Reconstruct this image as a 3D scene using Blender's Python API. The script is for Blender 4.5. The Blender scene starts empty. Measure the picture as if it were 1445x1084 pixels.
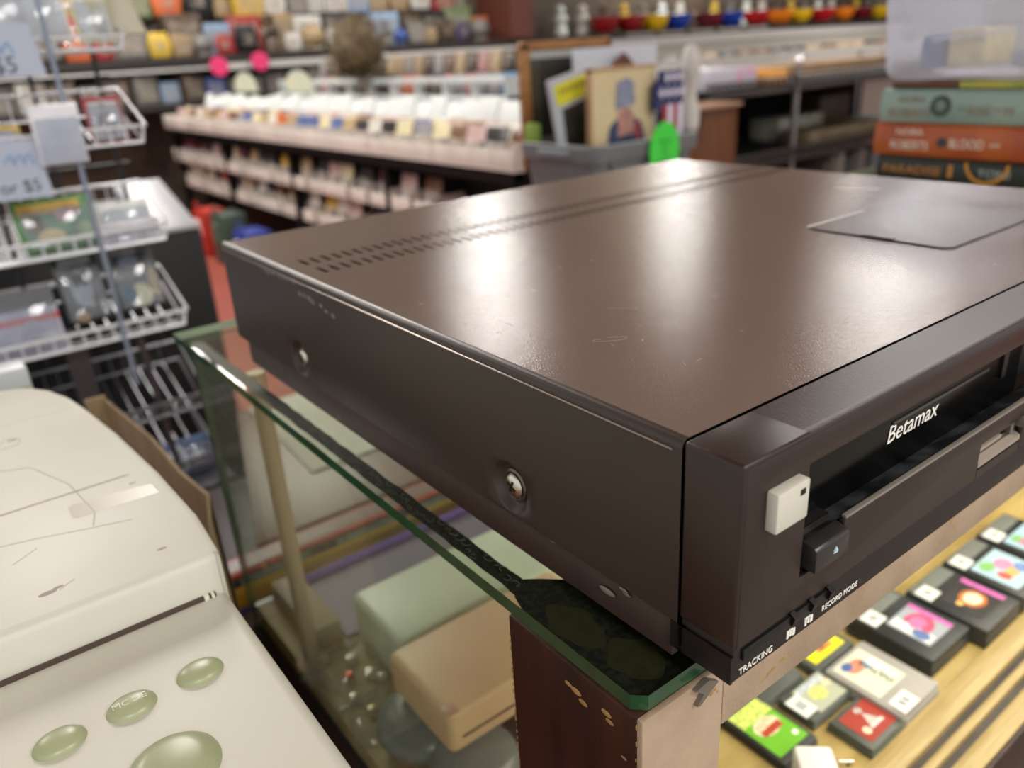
import bpy, bmesh, math, random
from mathutils import Vector, Matrix, Euler

S = bpy.context.scene
COL = S.collection
PI = math.pi
ZT = 1.08                      # height of the recorder's top above the floor

# ------------------------------------------------------------------ camera
cam_d = bpy.data.cameras.new('camera')
cam = bpy.data.objects.new('camera', cam_d)
COL.objects.link(cam)
cam_d.sensor_width = 36.0
cam_d.lens = 36.0 * 1125.7 / 1445.0
cam_d.clip_start = 0.01
cam_d.clip_end = 60
cam.location = (-0.15437, -0.11156, ZT + 0.10384)
cam.rotation_euler = (math.radians(67.151), math.radians(3.324), math.radians(-37.426))
cam_d.dof.use_dof = True
cam_d.dof.focus_distance = 0.265
cam_d.dof.aperture_fstop = 9.3
S.camera = cam

# ------------------------------------------------------------------ world, exposure
S.view_settings.view_transform = 'Standard'
S.view_settings.look = 'None'
S.view_settings.gamma = 1.0
S.view_settings.use_curve_mapping = False
S.view_settings.exposure = 0.12
w = bpy.data.worlds.new('world')
S.world = w
w.use_nodes = True
bg = w.node_tree.nodes['Background']
bg.inputs[0].default_value = (0.95, 0.97, 1.0, 1)
bg.inputs[1].default_value = 0.8
for a, v in (('max_bounces', 8), ('transparent_max_bounces', 16), ('diffuse_bounces', 3), ('glossy_bounces', 3),
             ('transmission_bounces', 6), ('sample_clamp_indirect', 4.0)):
    try:
        setattr(S.cycles, a, v)
    except Exception:
        pass

# ------------------------------------------------------------------ ceiling lamps (large area lights)
LAMPS = [  # x, y, sx, sy, watts
    (4.05, 5.9, 0.36, 0.6, 58), (7.9, 7.0, 0.5, 0.5, 75), (6.5, 3.4, 0.5, 0.8, 55),
    (1.2, 6.2, 0.6, 1.2, 80), (3.4, 1.0, 0.6, 1.2, 35), (0.6, 3.4, 0.6, 1.2, 60),  # panels from this row on are added out of view as fill
    (1.2, -2.2, 0.6, 1.2, 60), (-1.0, -2.4, 0.6, 1.2, 50), (10.6, 4.6, 0.6, 1.2, 110),
    (-1.2, 4.4, 0.6, 1.2, 60)]
CEIL = 3.1


# ------------------------------------------------------------------ materials
def lin(c):
    return c / 12.92 if c <= 0.04045 else ((c + 0.055) / 1.055) ** 2.4


def rgb(h):
    if isinstance(h, str):
        h = h.lstrip('#')
        return tuple(lin(int(h[i:i + 2], 16) / 255) for i in (0, 2, 4)) + (1,)
    return tuple(lin(v / 255) for v in h) + (1,)


MATS = {}


def pm(name, col, rough=0.5, metal=0.0, var=0.0, vscale=20.0, bump=0.0, bscale=200.0, spec=0.5, coat=0.0,
       trans=0.0, alpha=1.0, col2=None, sss=0.0, stretch=None, emit=None, estr=0.0, detail=3.0, thr=None, rvar=0.0):
    """principled material; col2 is mixed in by a noise texture, stretch squeezes the noise along an axis"""
    if name in MATS:
        return MATS[name]
    m = bpy.data.materials.new(name)
    m.use_nodes = True
    nt = m.node_tree
    b = nt.nodes['Principled BSDF']
    c = rgb(col)
    b.inputs['Base Color'].default_value = c
    b.inputs['Roughness'].default_value = rough
    b.inputs['Metallic'].default_value = metal
    b.inputs['Specular IOR Level'].default_value = spec
    b.inputs['Coat Weight'].default_value = coat
    b.inputs['Transmission Weight'].default_value = trans
    b.inputs['Alpha'].default_value = alpha
    if emit:
        b.inputs['Emission Color'].default_value = rgb(emit)
        b.inputs['Emission Strength'].default_value = estr
    tc = nt.nodes.new('ShaderNodeTexCoord')
    src = tc.outputs['Object']
    if stretch:
        mp = nt.nodes.new('ShaderNodeMapping')
        mp.inputs['Scale'].default_value = stretch
        nt.links.new(src, mp.inputs[0])
        src = mp.outputs[0]
    if var or col2:
        n = nt.nodes.new('ShaderNodeTexNoise')
        n.inputs['Scale'].default_value = vscale
        n.inputs['Detail'].default_value = detail
        nt.links.new(src, n.inputs['Vector'])
        r = nt.nodes.new('ShaderNodeValToRGB')
        nt.links.new(n.outputs['Fac'], r.inputs[0])
        lo, hi = thr if thr else (0.35, 0.65)
        r.color_ramp.elements[0].position = lo
        r.color_ramp.elements[1].position = hi
        if col2:
            r.color_ramp.elements[0].color = c
            r.color_ramp.elements[1].color = rgb(col2)
        else:
            r.color_ramp.elements[0].color = tuple(v * (1 - var) for v in c[:3]) + (1,)
            r.color_ramp.elements[1].color = tuple(min(1, v * (1 + var)) for v in c[:3]) + (1,)
        nt.links.new(r.outputs[0], b.inputs['Base Color'])
        if rvar:
            mr = nt.nodes.new('ShaderNodeMapRange')
            mr.inputs[3].default_value = rough - rvar
            mr.inputs[4].default_value = rough + rvar
            nt.links.new(n.outputs['Fac'], mr.inputs[0])
            nt.links.new(mr.outputs[0], b.inputs['Roughness'])
    if bump:
        n2 = nt.nodes.new('ShaderNodeTexNoise')
        n2.inputs['Scale'].default_value = bscale
        n2.inputs['Detail'].default_value = 2
        nt.links.new(src, n2.inputs['Vector'])
        bp = nt.nodes.new('ShaderNodeBump')
        bp.inputs['Strength'].default_value = bump
        bp.inputs['Distance'].default_value = 0.001
        nt.links.new(n2.outputs['Fac'], bp.inputs['Height'])
        nt.links.new(bp.outputs[0], b.inputs['Normal'])
    MATS[name] = m
    return m


def glassy(name, tint, refl=0.5, rough=0.02, haze=0.0, hazecol='#ffffff', ior=1.45):
    """thin clear sheet: see-through with fresnel reflections and an optional milky haze"""
    if name in MATS:
        return MATS[name]
    m = bpy.data.materials.new(name)
    m.use_nodes = True
    nt = m.node_tree
    for n in list(nt.nodes):
        nt.nodes.remove(n)
    out = nt.nodes.new('ShaderNodeOutputMaterial')
    tr = nt.nodes.new('ShaderNodeBsdfTransparent')
    tr.inputs[0].default_value = rgb(tint)
    gl = nt.nodes.new('ShaderNodeBsdfGlossy')
    gl.inputs['Roughness'].default_value = rough
    ge = nt.nodes.new('ShaderNodeNewGeometry')
    dt = nt.nodes.new('ShaderNodeVectorMath')
    dt.operation = 'DOT_PRODUCT'
    nt.links.new(ge.outputs['Normal'], dt.inputs[0])
    nt.links.new(ge.outputs['Incoming'], dt.inputs[1])

    def mth(op, x, y=None):
        n = nt.nodes.new('ShaderNodeMath')
        n.operation = op
        nt.links.new(x, n.inputs[0])
        if y is not None:
            n.inputs[1].default_value = y
        return n.outputs[0]
    ab = mth('ABSOLUTE', dt.outputs['Value'])
    inv = nt.nodes.new('ShaderNodeMath')
    inv.operation = 'SUBTRACT'
    inv.inputs[0].default_value = 1.0
    nt.links.new(ab, inv.inputs[1])
    p5 = mth('POWER', inv.outputs[0], 5.0)
    sc_ = mth('MULTIPLY', p5, 0.96)
    mx = nt.nodes.new('ShaderNodeMixShader')
    mul = nt.nodes.new('ShaderNodeMath')
    mul.operation = 'MULTIPLY'
    mul.inputs[1].default_value = refl
    nt.links.new(mth('ADD', sc_, 0.04), mul.inputs[0])
    nt.links.new(mul.outputs[0], mx.inputs[0])
    nt.links.new(tr.outputs[0], mx.inputs[1])
    nt.links.new(gl.outputs[0], mx.inputs[2])
    last = mx
    if haze:
        df = nt.nodes.new('ShaderNodeBsdfDiffuse')
        df.inputs[0].default_value = rgb(hazecol)
        m2 = nt.nodes.new('ShaderNodeMixShader')
        m2.inputs[0].default_value = haze
        nt.links.new(mx.outputs[0], m2.inputs[1])
        nt.links.new(df.outputs[0], m2.inputs[2])
        last = m2
    nt.links.new(last.outputs[0], out.inputs[0])
    MATS[name] = m
    return m


# ------------------------------------------------------------------ mesh builder
class MB:
    """collects shapes in world coordinates; build() links them as ONE mesh object"""

    def __init__(self):
        self.bm = bmesh.new()

    def _tag(self, faces, mi):
        for f in faces:
            f.material_index = mi

    def box(self, x0, x1, y0, y1, z0, z1, mi=0, bev=0.0, seg=2):
        mat = Matrix.Translation(((x0 + x1) / 2, (y0 + y1) / 2, (z0 + z1) / 2)) @ Matrix.Diagonal((x1 - x0, y1 - y0, z1 - z0, 1))
        return self.obox(mat, mi, bev, seg)

    def obox(self, mat, mi=0, bev=0.0, seg=2):
        t = bmesh.new()
        bmesh.ops.create_cube(t, size=1.0, matrix=mat)
        if t.faces and mat.determinant() < 0:
            bmesh.ops.reverse_faces(t, faces=t.faces[:])
        if bev:
            bmesh.ops.bevel(t, geom=t.edges[:], offset=bev, segments=seg, affect='EDGES', profile=0.5)
        self._merge(t, mi)
        return self

    def _merge(self, t, mi):
        for f in t.faces:
            f.material_index = mi
        me = bpy.data.meshes.new('tmp')
        t.to_mesh(me)
        t.free()
        self.bm.from_mesh(me)
        bpy.data.meshes.remove(me)

    def face(self, pts, mi=0):
        vs = [self.bm.verts.new(p) for p in pts]
        f = self.bm.faces.new(vs)
        f.material_index = mi
        return self

    def prism(self, poly, axis, a, b, mi=0, bev=0.0, mat=None):
        """poly: 2D points; axis 'x','y','z' the direction of extrusion from a to b"""
        def P(u, v, t):
            return {'x': (t, u, v), 'y': (u, t, v), 'z': (u, v, t)}[axis]
        t = bmesh.new()
        lo = [t.verts.new(P(u, v, a)) for u, v in poly]
        hi = [t.verts.new(P(u, v, b)) for u, v in poly]
        t.faces.new(lo)
        t.faces.new(hi[::-1])
        n = len(poly)
        for i in range(n):
            t.faces.new((lo[i], hi[i], hi[(i + 1) % n], lo[(i + 1) % n]))
        bmesh.ops.recalc_face_normals(t, faces=t.faces[:])
        if bev:
            bmesh.ops.bevel(t, geom=t.edges[:], offset=bev, segments=2, affect='EDGES', profile=0.5)
        if mat:
            t.transform(mat)
        self._merge(t, mi)
        return self

    def cyl(self, c, r, h, axis='z', mi=0, seg=24, r2=None, bev=0.0, mat=None):
        t = bmesh.new()
        M = Matrix.Translation(c)
        if axis == 'x':
            M = M @ Matrix.Rotation(PI / 2, 4, 'Y')
        if axis == 'y':
            M = M @ Matrix.Rotation(-PI / 2, 4, 'X')
        if mat:
            M = mat @ M
        bmesh.ops.create_cone(t, cap_ends=True, segments=seg, radius1=r, radius2=r if r2 is None else r2, depth=h, matrix=M)
        if bev:
            bmesh.ops.bevel(t, geom=[e for e in t.edges if len(e.link_faces) == 2 and max(len(f.verts) for f in e.link_faces) > 4],
                            offset=bev, segments=2, affect='EDGES', profile=0.5)
        self._merge(t, mi)
        return self

    def ball(self, c, r, sx=1, sy=1, sz=1, mi=0, seg=16, rot=None):
        t = bmesh.new()
        M = Matrix.Translation(c)
        if rot:
            M = M @ rot
        M = M @ Matrix.Diagonal((sx, sy, sz, 1))
        bmesh.ops.create_uvsphere(t, u_segments=seg, v_segments=max(8, seg // 2), radius=r, matrix=M)
        self._merge(t, mi)
        return self

    def tube(self, pts, r, mi=0, seg=8, closed=False):
        pts = [Vector(p) for p in pts]
        n = len(pts)
        rings = []
        up = None
        for i in range(n):
            if closed:
                d = (pts[(i + 1) % n] - pts[i - 1]).normalized()
            else:
                d = (pts[min(i + 1, n - 1)] - pts[max(i - 1, 0)]).normalized()
            if up is None:
                up = Vector((0, 0, 1)) if abs(d.z) < 0.9 else Vector((1, 0, 0))
            s = d.cross(up).normalized()
            up = s.cross(d).normalized()
            rings.append([self.bm.verts.new(pts[i] + s * (math.cos(2 * PI * k / seg) * r) + up * (math.sin(2 * PI * k / seg) * r)) for k in range(seg)])
        rng = range(n) if closed else range(n - 1)
        for i in rng:
            A, B = rings[i], rings[(i + 1) % n]
            for k in range(seg):
                f = self.bm.faces.new((A[k], A[(k + 1) % seg], B[(k + 1) % seg], B[k]))
                f.material_index = mi
        if not closed:
            f = self.bm.faces.new(rings[0])
            f.material_index = mi
            f = self.bm.faces.new(rings[-1][::-1])
            f.material_index = mi
        return self

    def lathe(self, prof, c, axis='z', mi=0, seg=32, mat=None):
        """prof: (radius, height) pairs"""
        t = bmesh.new()
        rings = []
        for r, h in prof:
            if r <= 1e-7:
                rings.append([t.verts.new((0, 0, h))])
            else:
                rings.append([t.verts.new((r * math.cos(2 * PI * k / seg), r * math.sin(2 * PI * k / seg), h)) for k in range(seg)])
        for A, B in zip(rings, rings[1:]):
            for k in range(seg):
                a0, a1 = A[k % len(A)], A[(k + 1) % len(A)]
                b0, b1 = B[k % len(B)], B[(k + 1) % len(B)]
                vs = [a0]
                for v in (a1, b1, b0):
                    if v not in vs:
                        vs.append(v)
                if len(vs) > 2:
                    t.faces.new(vs)
        bmesh.ops.recalc_face_normals(t, faces=t.faces[:])
        M = Matrix.Translation(c)
        if axis == 'x':
            M = M @ Matrix.Rotation(PI / 2, 4, 'Y')
        if axis == '-x':
            M = M @ Matrix.Rotation(-PI / 2, 4, 'Y')
        if mat:
            M = M @ mat
        t.transform(M)
        self._merge(t, mi)
        return self

    def build(self, name, mats, parent=None, smooth=True, angle=0.7):
        if not isinstance(mats, (list, tuple)):
            mats = [mats]
        me = bpy.data.meshes.new(name)
        self.bm.to_mesh(me)
        self.bm.free()
        for m in mats:
            me.materials.append(m)
        if smooth:
            me.polygons.foreach_set('use_smooth', [True] * len(me.polygons))
            me.set_sharp_from_angle(angle=angle)
        o = bpy.data.objects.new(name, me)
        COL.objects.link(o)
        if parent is not None:
            base = Vector((0, 0, 0))
            q = parent
            while q is not None:
                base += q.location
                q = q.parent
            me.transform(Matrix.Translation(-base))
            o.parent = parent
        else:                                   # put the origin at the thing's base
            xs = [v.co for v in me.vertices]
            cx = (min(v.x for v in xs) + max(v.x for v in xs)) / 2
            cy = (min(v.y for v in xs) + max(v.y for v in xs)) / 2
            cz = min(v.z for v in xs)
            me.transform(Matrix.Translation((-cx, -cy, -cz)))
            o.location = (cx, cy, cz)
        return o


def tag(o, label, cat, group=None):
    o['label'] = label
    o['category'] = cat
    if group:
        o['group'] = group
    return o


def thing(name, loc, label, cat, group=None):
    o = bpy.data.objects.new(name, None)
    o.empty_display_size = 0.05
    COL.objects.link(o)
    o.location = loc
    return tag(o, label, cat, group)


def structure(o):
    o['kind'] = 'structure'
    return o


def copy_tree(o, parent=None):
    c = o.copy()
    COL.objects.link(c)
    if parent is not None:
        c.parent = parent
    for ch in list(o.children):
        copy_tree(ch, c)
    return c


def lettering(txt, size, M, mat, parent, name='lettering', extrude=0.0001, shear=0.0, width=None, space=1.0, bold=0.0):
    """text as a mesh; M places it (text runs along local x, stands along local y)"""
    cu = bpy.data.curves.new('txt', 'FONT')
    cu.body = txt
    cu.size = size
    cu.extrude = extrude
    cu.shear = shear
    cu.space_character = space
    cu.offset = bold
    cu.resolution_u = 4
    t = bpy.data.objects.new('txt', cu)
    COL.objects.link(t)
    bpy.context.view_layer.update()
    me = bpy.data.meshes.new_from_object(t.evaluated_get(bpy.context.evaluated_depsgraph_get()))
    bpy.data.objects.remove(t)
    bpy.data.curves.remove(cu)
    if width and len(me.vertices):
        xs = [v.co.x for v in me.vertices]
        s = width / (max(xs) - min(xs))
        me.transform(Matrix.Diagonal((s, 1, 1, 1)) @ Matrix.Translation((-min(xs), 0, 0)))
    me.transform(M)
    base = Vector((0, 0, 0))
    q = parent
    while q is not None:
        base += q.location
        q = q.parent
    me.transform(Matrix.Translation(-base))
    me.name = name
    me.materials.clear()
    me.materials.append(mat)
    o = bpy.data.objects.new(name, me)
    COL.objects.link(o)
    o.parent = parent
    return o


def frame_m(origin, xdir, ydir):
    x = Vector(xdir).normalized()
    y = Vector(ydir).normalized()
    z = x.cross(y)
    M = Matrix.Identity(4)
    for i in range(3):
        M[i][0], M[i][1], M[i][2], M[i][3] = x[i], y[i], z[i], origin[i]
    return M


RNG = random.Random(7)

# ------------------------------------------------------------------ the room
floor_m = pm('floor_red', '#8f4232', 0.45, var=0.12, vscale=3, bump=0.2, bscale=60)
wall_m = pm('wall_paint', '#8f8878', 0.8, var=0.15, vscale=2)
ceil_m = pm('ceiling_tile', '#b9b4a6', 0.9, var=0.05, vscale=3)
structure(MB().box(-4, 13.5, -3.0, 8.0, -0.1, 0.0).build('floor', floor_m))
tag(MB().box(-2.5, 3.0, -2.9, -0.02, 0.0001, 0.012).build('bounce_mat', pm('bounce_mat_grey', '#8a8378', 0.7, var=.1, vscale=20)), 'unseen grey mat added to tone down the red bounce of the floor', 'mat')  # out of view, added to keep the red floor bounce off the fronts
structure(MB().box(-4, 13.5, 7.6, 7.8, 0.0, CEIL).build('wall_back', wall_m))
structure(MB().box(13.3, 13.5, -3.0, 7.6, 0.0, CEIL).build('wall_right', wall_m))
structure(MB().box(-4, 13.5, -3.0, 7.8, CEIL, CEIL + 0.1).build('ceiling', ceil_m))

lamp_body = pm('lamp_housing', '#e8e8e4', 0.5)
for i, (x, y, sx, sy, wt) in enumerate(LAMPS):
    where = {0: 'over the long white disc rack', 1: 'near the back wall shelves', 2: 'over the record browsers on the right'}.get(i, 'in the plain row')
    t = thing('ceiling_light', (x, y, CEIL), 'fluorescent ceiling light panel ' + (where if i < 3 else 'added out of view as fill light'),
              'ceiling light', 'ceiling light panels')
    MB().box(x - sx / 2 - .03, x + sx / 2 + .03, y - sy / 2 - .03, y + sy / 2 + .03, CEIL - 0.03, CEIL).build('housing', lamp_body, t)
    dif = pm('lamp_diffuser', '#ffffff', 0.6, emit='#fff6e6', estr=3.0)
    MB().box(x - sx / 2, x + sx / 2, y - sy / 2, y + sy / 2, CEIL - 0.036, CEIL - 0.028).build('diffuser', dif, t)
    ld = bpy.data.lights.new('lamp', 'AREA')
    ld.shape = 'RECTANGLE'
    ld.size, ld.size_y = sx, sy
    ld.energy = wt
    ld.color = (1.0, 0.975, 0.93)
    lo = bpy.data.objects.new('light_source', ld)
    COL.objects.link(lo)
    lo.parent = t
    lo.location = (0, 0, -0.04)

# ------------------------------------------------------------------ the video recorder
V = ZT
vcr_m = pm('brown_enamel_lit', '#6f5e55', 0.20, metal=0.1, var=0.06, vscale=9, bump=0.10, bscale=1500, spec=0.6, detail=6)  # same enamel as the sides, lightened for the haze of reflected room light
vside_m = pm('brown_enamel_shaded', '#3a312b', 0.33, metal=0.2, var=0.06, vscale=12, bump=0.05, bscale=1500)  # same enamel as the top, darkened for the dim surroundings it mirrors
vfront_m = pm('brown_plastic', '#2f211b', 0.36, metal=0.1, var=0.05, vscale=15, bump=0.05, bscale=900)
vdark_m = pm('black_plastic', '#0d0b0a', 0.4, var=0.1, vscale=30)
vstrip_m = pm('dark_brown_plastic', '#1d1310', 0.42)
vlip_m = pm('grey_lip', '#82796e', 0.45)
dust_m = pm('dusty_black', '#0c0d0e', 0.5, col2='#5a5f62', vscale=70, thr=(0.45, 0.8), detail=6)
chrome_m = pm('chrome', '#d8d2c4', 0.22, metal=1.0)
cream_m = pm('cream_button', '#cfc9ba', 0.4)
whiteprint_m = pm('white_print', '#f0ece2', 0.5)
scuff_m = pm('bare_scuff', '#b9b2a6', 0.6, var=0.2, vscale=300)

vcr = thing('video_recorder', (0, 0, ZT - 0.084),
            'large brown metal video cassette recorder with white lettering lying across the glass counter', 'video recorder')
W, D, ZC = 0.43, 0.409, 0.021
R3 = 0.003


def grid_plate(xs, ys, skip, put):
    """faces over the grid xs*ys except the cells in skip; put(u, v) gives a 3D point"""
    mb = MB()
    vs = {}
    for i in range(len(xs) - 1):
        for j in range(len(ys) - 1):
            if (i, j) in skip:
                continue
            q = []
            for a, b in ((i, j), (i + 1, j), (i + 1, j + 1), (i, j + 1)):
                if (a, b) not in vs:
                    vs[(a, b)] = mb.bm.verts.new(put(xs[a], ys[b]))
                q.append(vs[(a, b)])
            mb.bm.faces.new(q)
    return mb


# cover: top plate with two rows of real vent slots
xs = [R3]
nsl = 62
x = 0.0130
pitch = (0.4270 - 0.0130) / nsl
for k in range(nsl):
    xs += [x, x + 0.0027]
    x += pitch
xs += [W - R3]
ys = [ZC + 0.0005, 0.2800, 0.2945, 0.3045, 0.3195, D - R3]
skip = set()
for k in range(nsl):
    skip.add((1 + 2 * k, 1))
    skip.add((1 + 2 * k, 3))
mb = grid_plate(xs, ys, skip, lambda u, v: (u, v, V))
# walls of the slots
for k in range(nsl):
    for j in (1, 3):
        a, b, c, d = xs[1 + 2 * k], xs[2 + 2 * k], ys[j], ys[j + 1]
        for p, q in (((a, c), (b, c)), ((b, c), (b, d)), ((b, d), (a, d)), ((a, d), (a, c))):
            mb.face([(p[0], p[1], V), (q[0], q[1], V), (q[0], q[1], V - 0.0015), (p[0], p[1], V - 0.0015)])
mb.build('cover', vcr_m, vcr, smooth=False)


def dimple_plate(y0, y1, z0, z1, holes):
    """side plate at x=0 with round dished recesses (cy, cz, r)"""
    mb = MB()
    h = 0.016
    ysb = [y0]
    for cy, cz, r in sorted(holes):
        ysb += [cy - h, cy + h]
    ysb += [y1]
    zsb = [z0, holes[0][1] - h + 0.005, holes[0][1] + h - 0.005, z1]
    # recess cells are rectangles: half height hz
    hz = h - 0.005
    for i in range(len(ysb) - 1):
        for j in range(3):
            if i % 2 == 1 and j == 1:
                continue
            mb.face([(0, ysb[i], zsb[j]), (0, ysb[i], zsb[j + 1]), (0, ysb[i + 1], zsb[j + 1]), (0, ysb[i + 1], zsb[j])])
    n = 48
    for (cy, cz, r) in holes:
        cz = holes[0][1]
        rings = []
        for k in range(n):
            a = 2 * PI * (k + 0.5) / n
            c, s = math.cos(a), math.sin(a)
            t = min(h / abs(c) if abs(c) > 1e-6 else 9, hz / abs(s) if abs(s) > 1e-6 else 9)
            ring = [(0, cy + c * t, cz + s * t)]
            for rr, dd in ((r, 0.0), (r * 0.93, 0.0005), (r * 0.78, 0.0030), (r * 0.70, 0.0034)):
                ring.append((dd, cy + c * rr, cz + s * rr))
            rings.append(ring)
        for k in range(n):
            A, B = rings[k], rings[(k + 1) % n]
            for q in range(4):
                mb.face([A[q], B[q], B[q + 1], A[q + 1]])
        mb.face([r_[4] for r_ in rings])
    bmesh.ops.remove_doubles(mb.bm, verts=mb.bm.verts[:], dist=1e-6)
    bmesh.ops.recalc_face_normals(mb.bm, faces=mb.bm.faces[:])
    for f in mb.bm.faces:           # make them look outwards (-x)
        pass
    return mb


HZ = V - 0.0515
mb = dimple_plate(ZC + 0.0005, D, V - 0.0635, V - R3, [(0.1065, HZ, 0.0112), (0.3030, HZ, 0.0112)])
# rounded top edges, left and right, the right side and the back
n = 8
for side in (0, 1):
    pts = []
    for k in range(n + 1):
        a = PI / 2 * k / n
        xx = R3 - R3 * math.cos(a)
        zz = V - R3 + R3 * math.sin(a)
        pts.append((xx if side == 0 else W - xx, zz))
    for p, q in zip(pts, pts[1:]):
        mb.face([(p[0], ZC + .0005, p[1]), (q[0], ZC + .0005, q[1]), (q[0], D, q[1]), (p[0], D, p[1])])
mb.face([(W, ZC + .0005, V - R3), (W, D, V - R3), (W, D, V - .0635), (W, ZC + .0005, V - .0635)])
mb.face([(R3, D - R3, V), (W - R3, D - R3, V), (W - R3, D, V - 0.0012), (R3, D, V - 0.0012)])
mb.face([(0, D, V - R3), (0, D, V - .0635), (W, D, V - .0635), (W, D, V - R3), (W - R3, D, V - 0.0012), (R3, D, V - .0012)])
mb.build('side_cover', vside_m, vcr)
# chassis below the cover, and the dark inside seen through slots and seams
MB().box(0.0013, W - .0013, 0.0245, 0.396, V - .0793, V - .0640, bev=0.0006).build('chassis', pm('chassis_brown', '#3a2a24', 0.45, var=0.1, vscale=30), vcr)
MB().box(0.0045, W - .004, ZC - 0.0005, 0.404, V - .0639, V - .0100).build('inner_frame', vdark_m, vcr)
mb = MB()
mb.tube([(-.0002, ZC + .004, V - R3 - .0010), (-.0002, D - .002, V - R3 - .0010)], 0.00045)
mb.build('side_trim', pm('worn_edge', '#8d7f74', 0.25, metal=0.6), vcr)
for fx in (0.03, 0.40):
    for fy in (0.05, 0.36):
        MB().cyl((fx, fy, V - 0.0816), 0.009, 0.0048).build('foot', vdark_m, vcr)
# screws
for cy in (0.1065, 0.3030):
    mb = MB()
    mb.lathe([(0.0068, 0), (0.0068, 0.0008), (0.0060, 0.0012), (0.0056, 0.0011), (0.0055, 0.0005), (0.0, 0.0005)], (0.0034, cy, HZ), '-x', 1)
    mb.lathe([(0.0050, 0), (0.0050, 0.0014), (0.0040, 0.0024), (0.0, 0.0028)], (0.0034, cy, HZ), '-x', 0)
    rot = Matrix.Translation((0.0034 - 0.0026, cy, HZ)) @ Matrix.Rotation(0.35 + cy, 4, 'X')
    mb.obox(rot @ Matrix.Diagonal((0.0008, 0.0010, 0.0052, 1)), 2)
    mb.obox(rot @ Matrix.Diagonal((0.0008, 0.0052, 0.0010, 1)), 2)
    mb.build('screw', [chrome_m, pm('screw_washer', '#6e6259', 0.25, metal=0.8), vdark_m], vcr)

# hatch on the top
hx0, hx1, hy0, hy1 = 0.2465, 0.3560, 0.0680, 0.1480
mb = MB()
r = 0.006
poly = []
for cx, cy, a0 in ((hx1 - r, hy1 - r, 0), (hx0 + r, hy1 - r, 90), (hx0 + r, hy0 + r, 180), (hx1 - r, hy0 + r, 270)):
    for k in range(7):
        a = math.radians(a0 + 15 * k)
        poly.append((cx + r * math.cos(a), cy + r * math.sin(a)))


def scaled(poly, d):
    cx = sum(p[0] for p in poly) / len(poly)
    cy = sum(p[1] for p in poly) / len(poly)
    return [(p[0] + d * (1 if p[0] > cx else -1), p[1] + d * (1 if p[1] > cy else -1)) for p in poly]


mb.prism(scaled(poly, 0.0011), 'z', V + 0.00002, V + 0.00012, 1)
mb.prism(scaled(poly, -0.0006), 'z', V + 0.0001, V + 0.0008, 0)
mb.box(hx0 + 0.0002, hx0 + 0.0035, 0.0975, 0.1155, V + 0.0007, V + 0.0010, 1)
mb.box(hx0 + 0.0012, hx0 + 0.0028, 0.0985, 0.1145, V + 0.0009, V + 0.0013, 0)
mb.build('hatch', [pm('hatch_enamel', '#5f5450', 0.24, metal=0.1, bump=0.10, bscale=1500), vdark_m], vcr, smooth=False)

mb = MB()
mb.tube([(hx0 + .003, hy1 + .0012, V + .0004), (hx0 + .060, hy1 + .0012, V + .0004)], .0006, seg=6)
mb.build('hatch_highlight', pm('highlight_pale', '#cfc8bf', .4), vcr)  # pale line painted in as the highlight along the hatch's back edge

# scuffs, scratches and chipped paint on the enamel: thin marks that stay with it


def marks(name, polys, put, mat, th=0.00004):
    mb = MB()
    for pl in polys:
        mb.tube([put(*p) for p in pl], 0.00022, seg=4)
    return mb.build(name, mat, vcr)


top = lambda u, v: (u, v, V + 0.00003)
sc = [[(.0377, .0990), (.0400, .0965), (.0440, .0935), (.0486, .0922), (.0500, .0935), (.0470, .0965), (.0445, .0985)],
      [(.0377, .0990), (.0400, .1000), (.0410, .0985)], [(.0300, .1180), (.0315, .1150)], [(.0700, .1250), (.0780, .1150)]]
for k in range(26):
    u, v = RNG.uniform(.01, .24), RNG.uniform(.03, .27)
    a = RNG.uniform(0, PI)
    l = RNG.uniform(.0008, .004)
    sc.append([(u, v), (u + l * math.cos(a), v + l * math.sin(a))])
mb = MB()
for pl in sc:
    mb.tube([top(*p) for p in pl], 0.00012, seg=4)
mb.build('scratches', pm('scratch_pale', '#9b8d84', 0.5), vcr)['kind'] = 'stuff'
mb = MB()
for k in range(9):
    mb.ball((.3712 + .0011 * k, .2045 - .0026 * k + RNG.uniform(-.0015, .0015), V), 0.0022, 1, 1.3, 0.06)
mb.build('paint_chip', scuff_m, vcr)
mb = MB()
for k in range(14):
    yy = 0.335 - 0.0065 * k + RNG.uniform(-.002, .002)
    mb.ball((0, yy, V - 0.0050 - RNG.uniform(0, .0015) - (0.0006 * k if k > 6 else 0)), 0.0016, 0.08, 1.5, RNG.uniform(.5, 1.1), seg=8)
for yy, zz, s in ((.2960 - .035, -.0745, .0012), (.0535, -.0700, .0022), (.0455, -.0650, .0012), (.0440, -.066, .001), (.0820, -.0640, .0008)):
    mb.ball((0.0004, yy, V + zz), s, 0.2, 1.8, 0.6, seg=8)
mb.build('edge_wear', pm('wear_grey', '#6f685e', 0.4, var=0.2, vscale=200), vcr)['kind'] = 'stuff'

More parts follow.
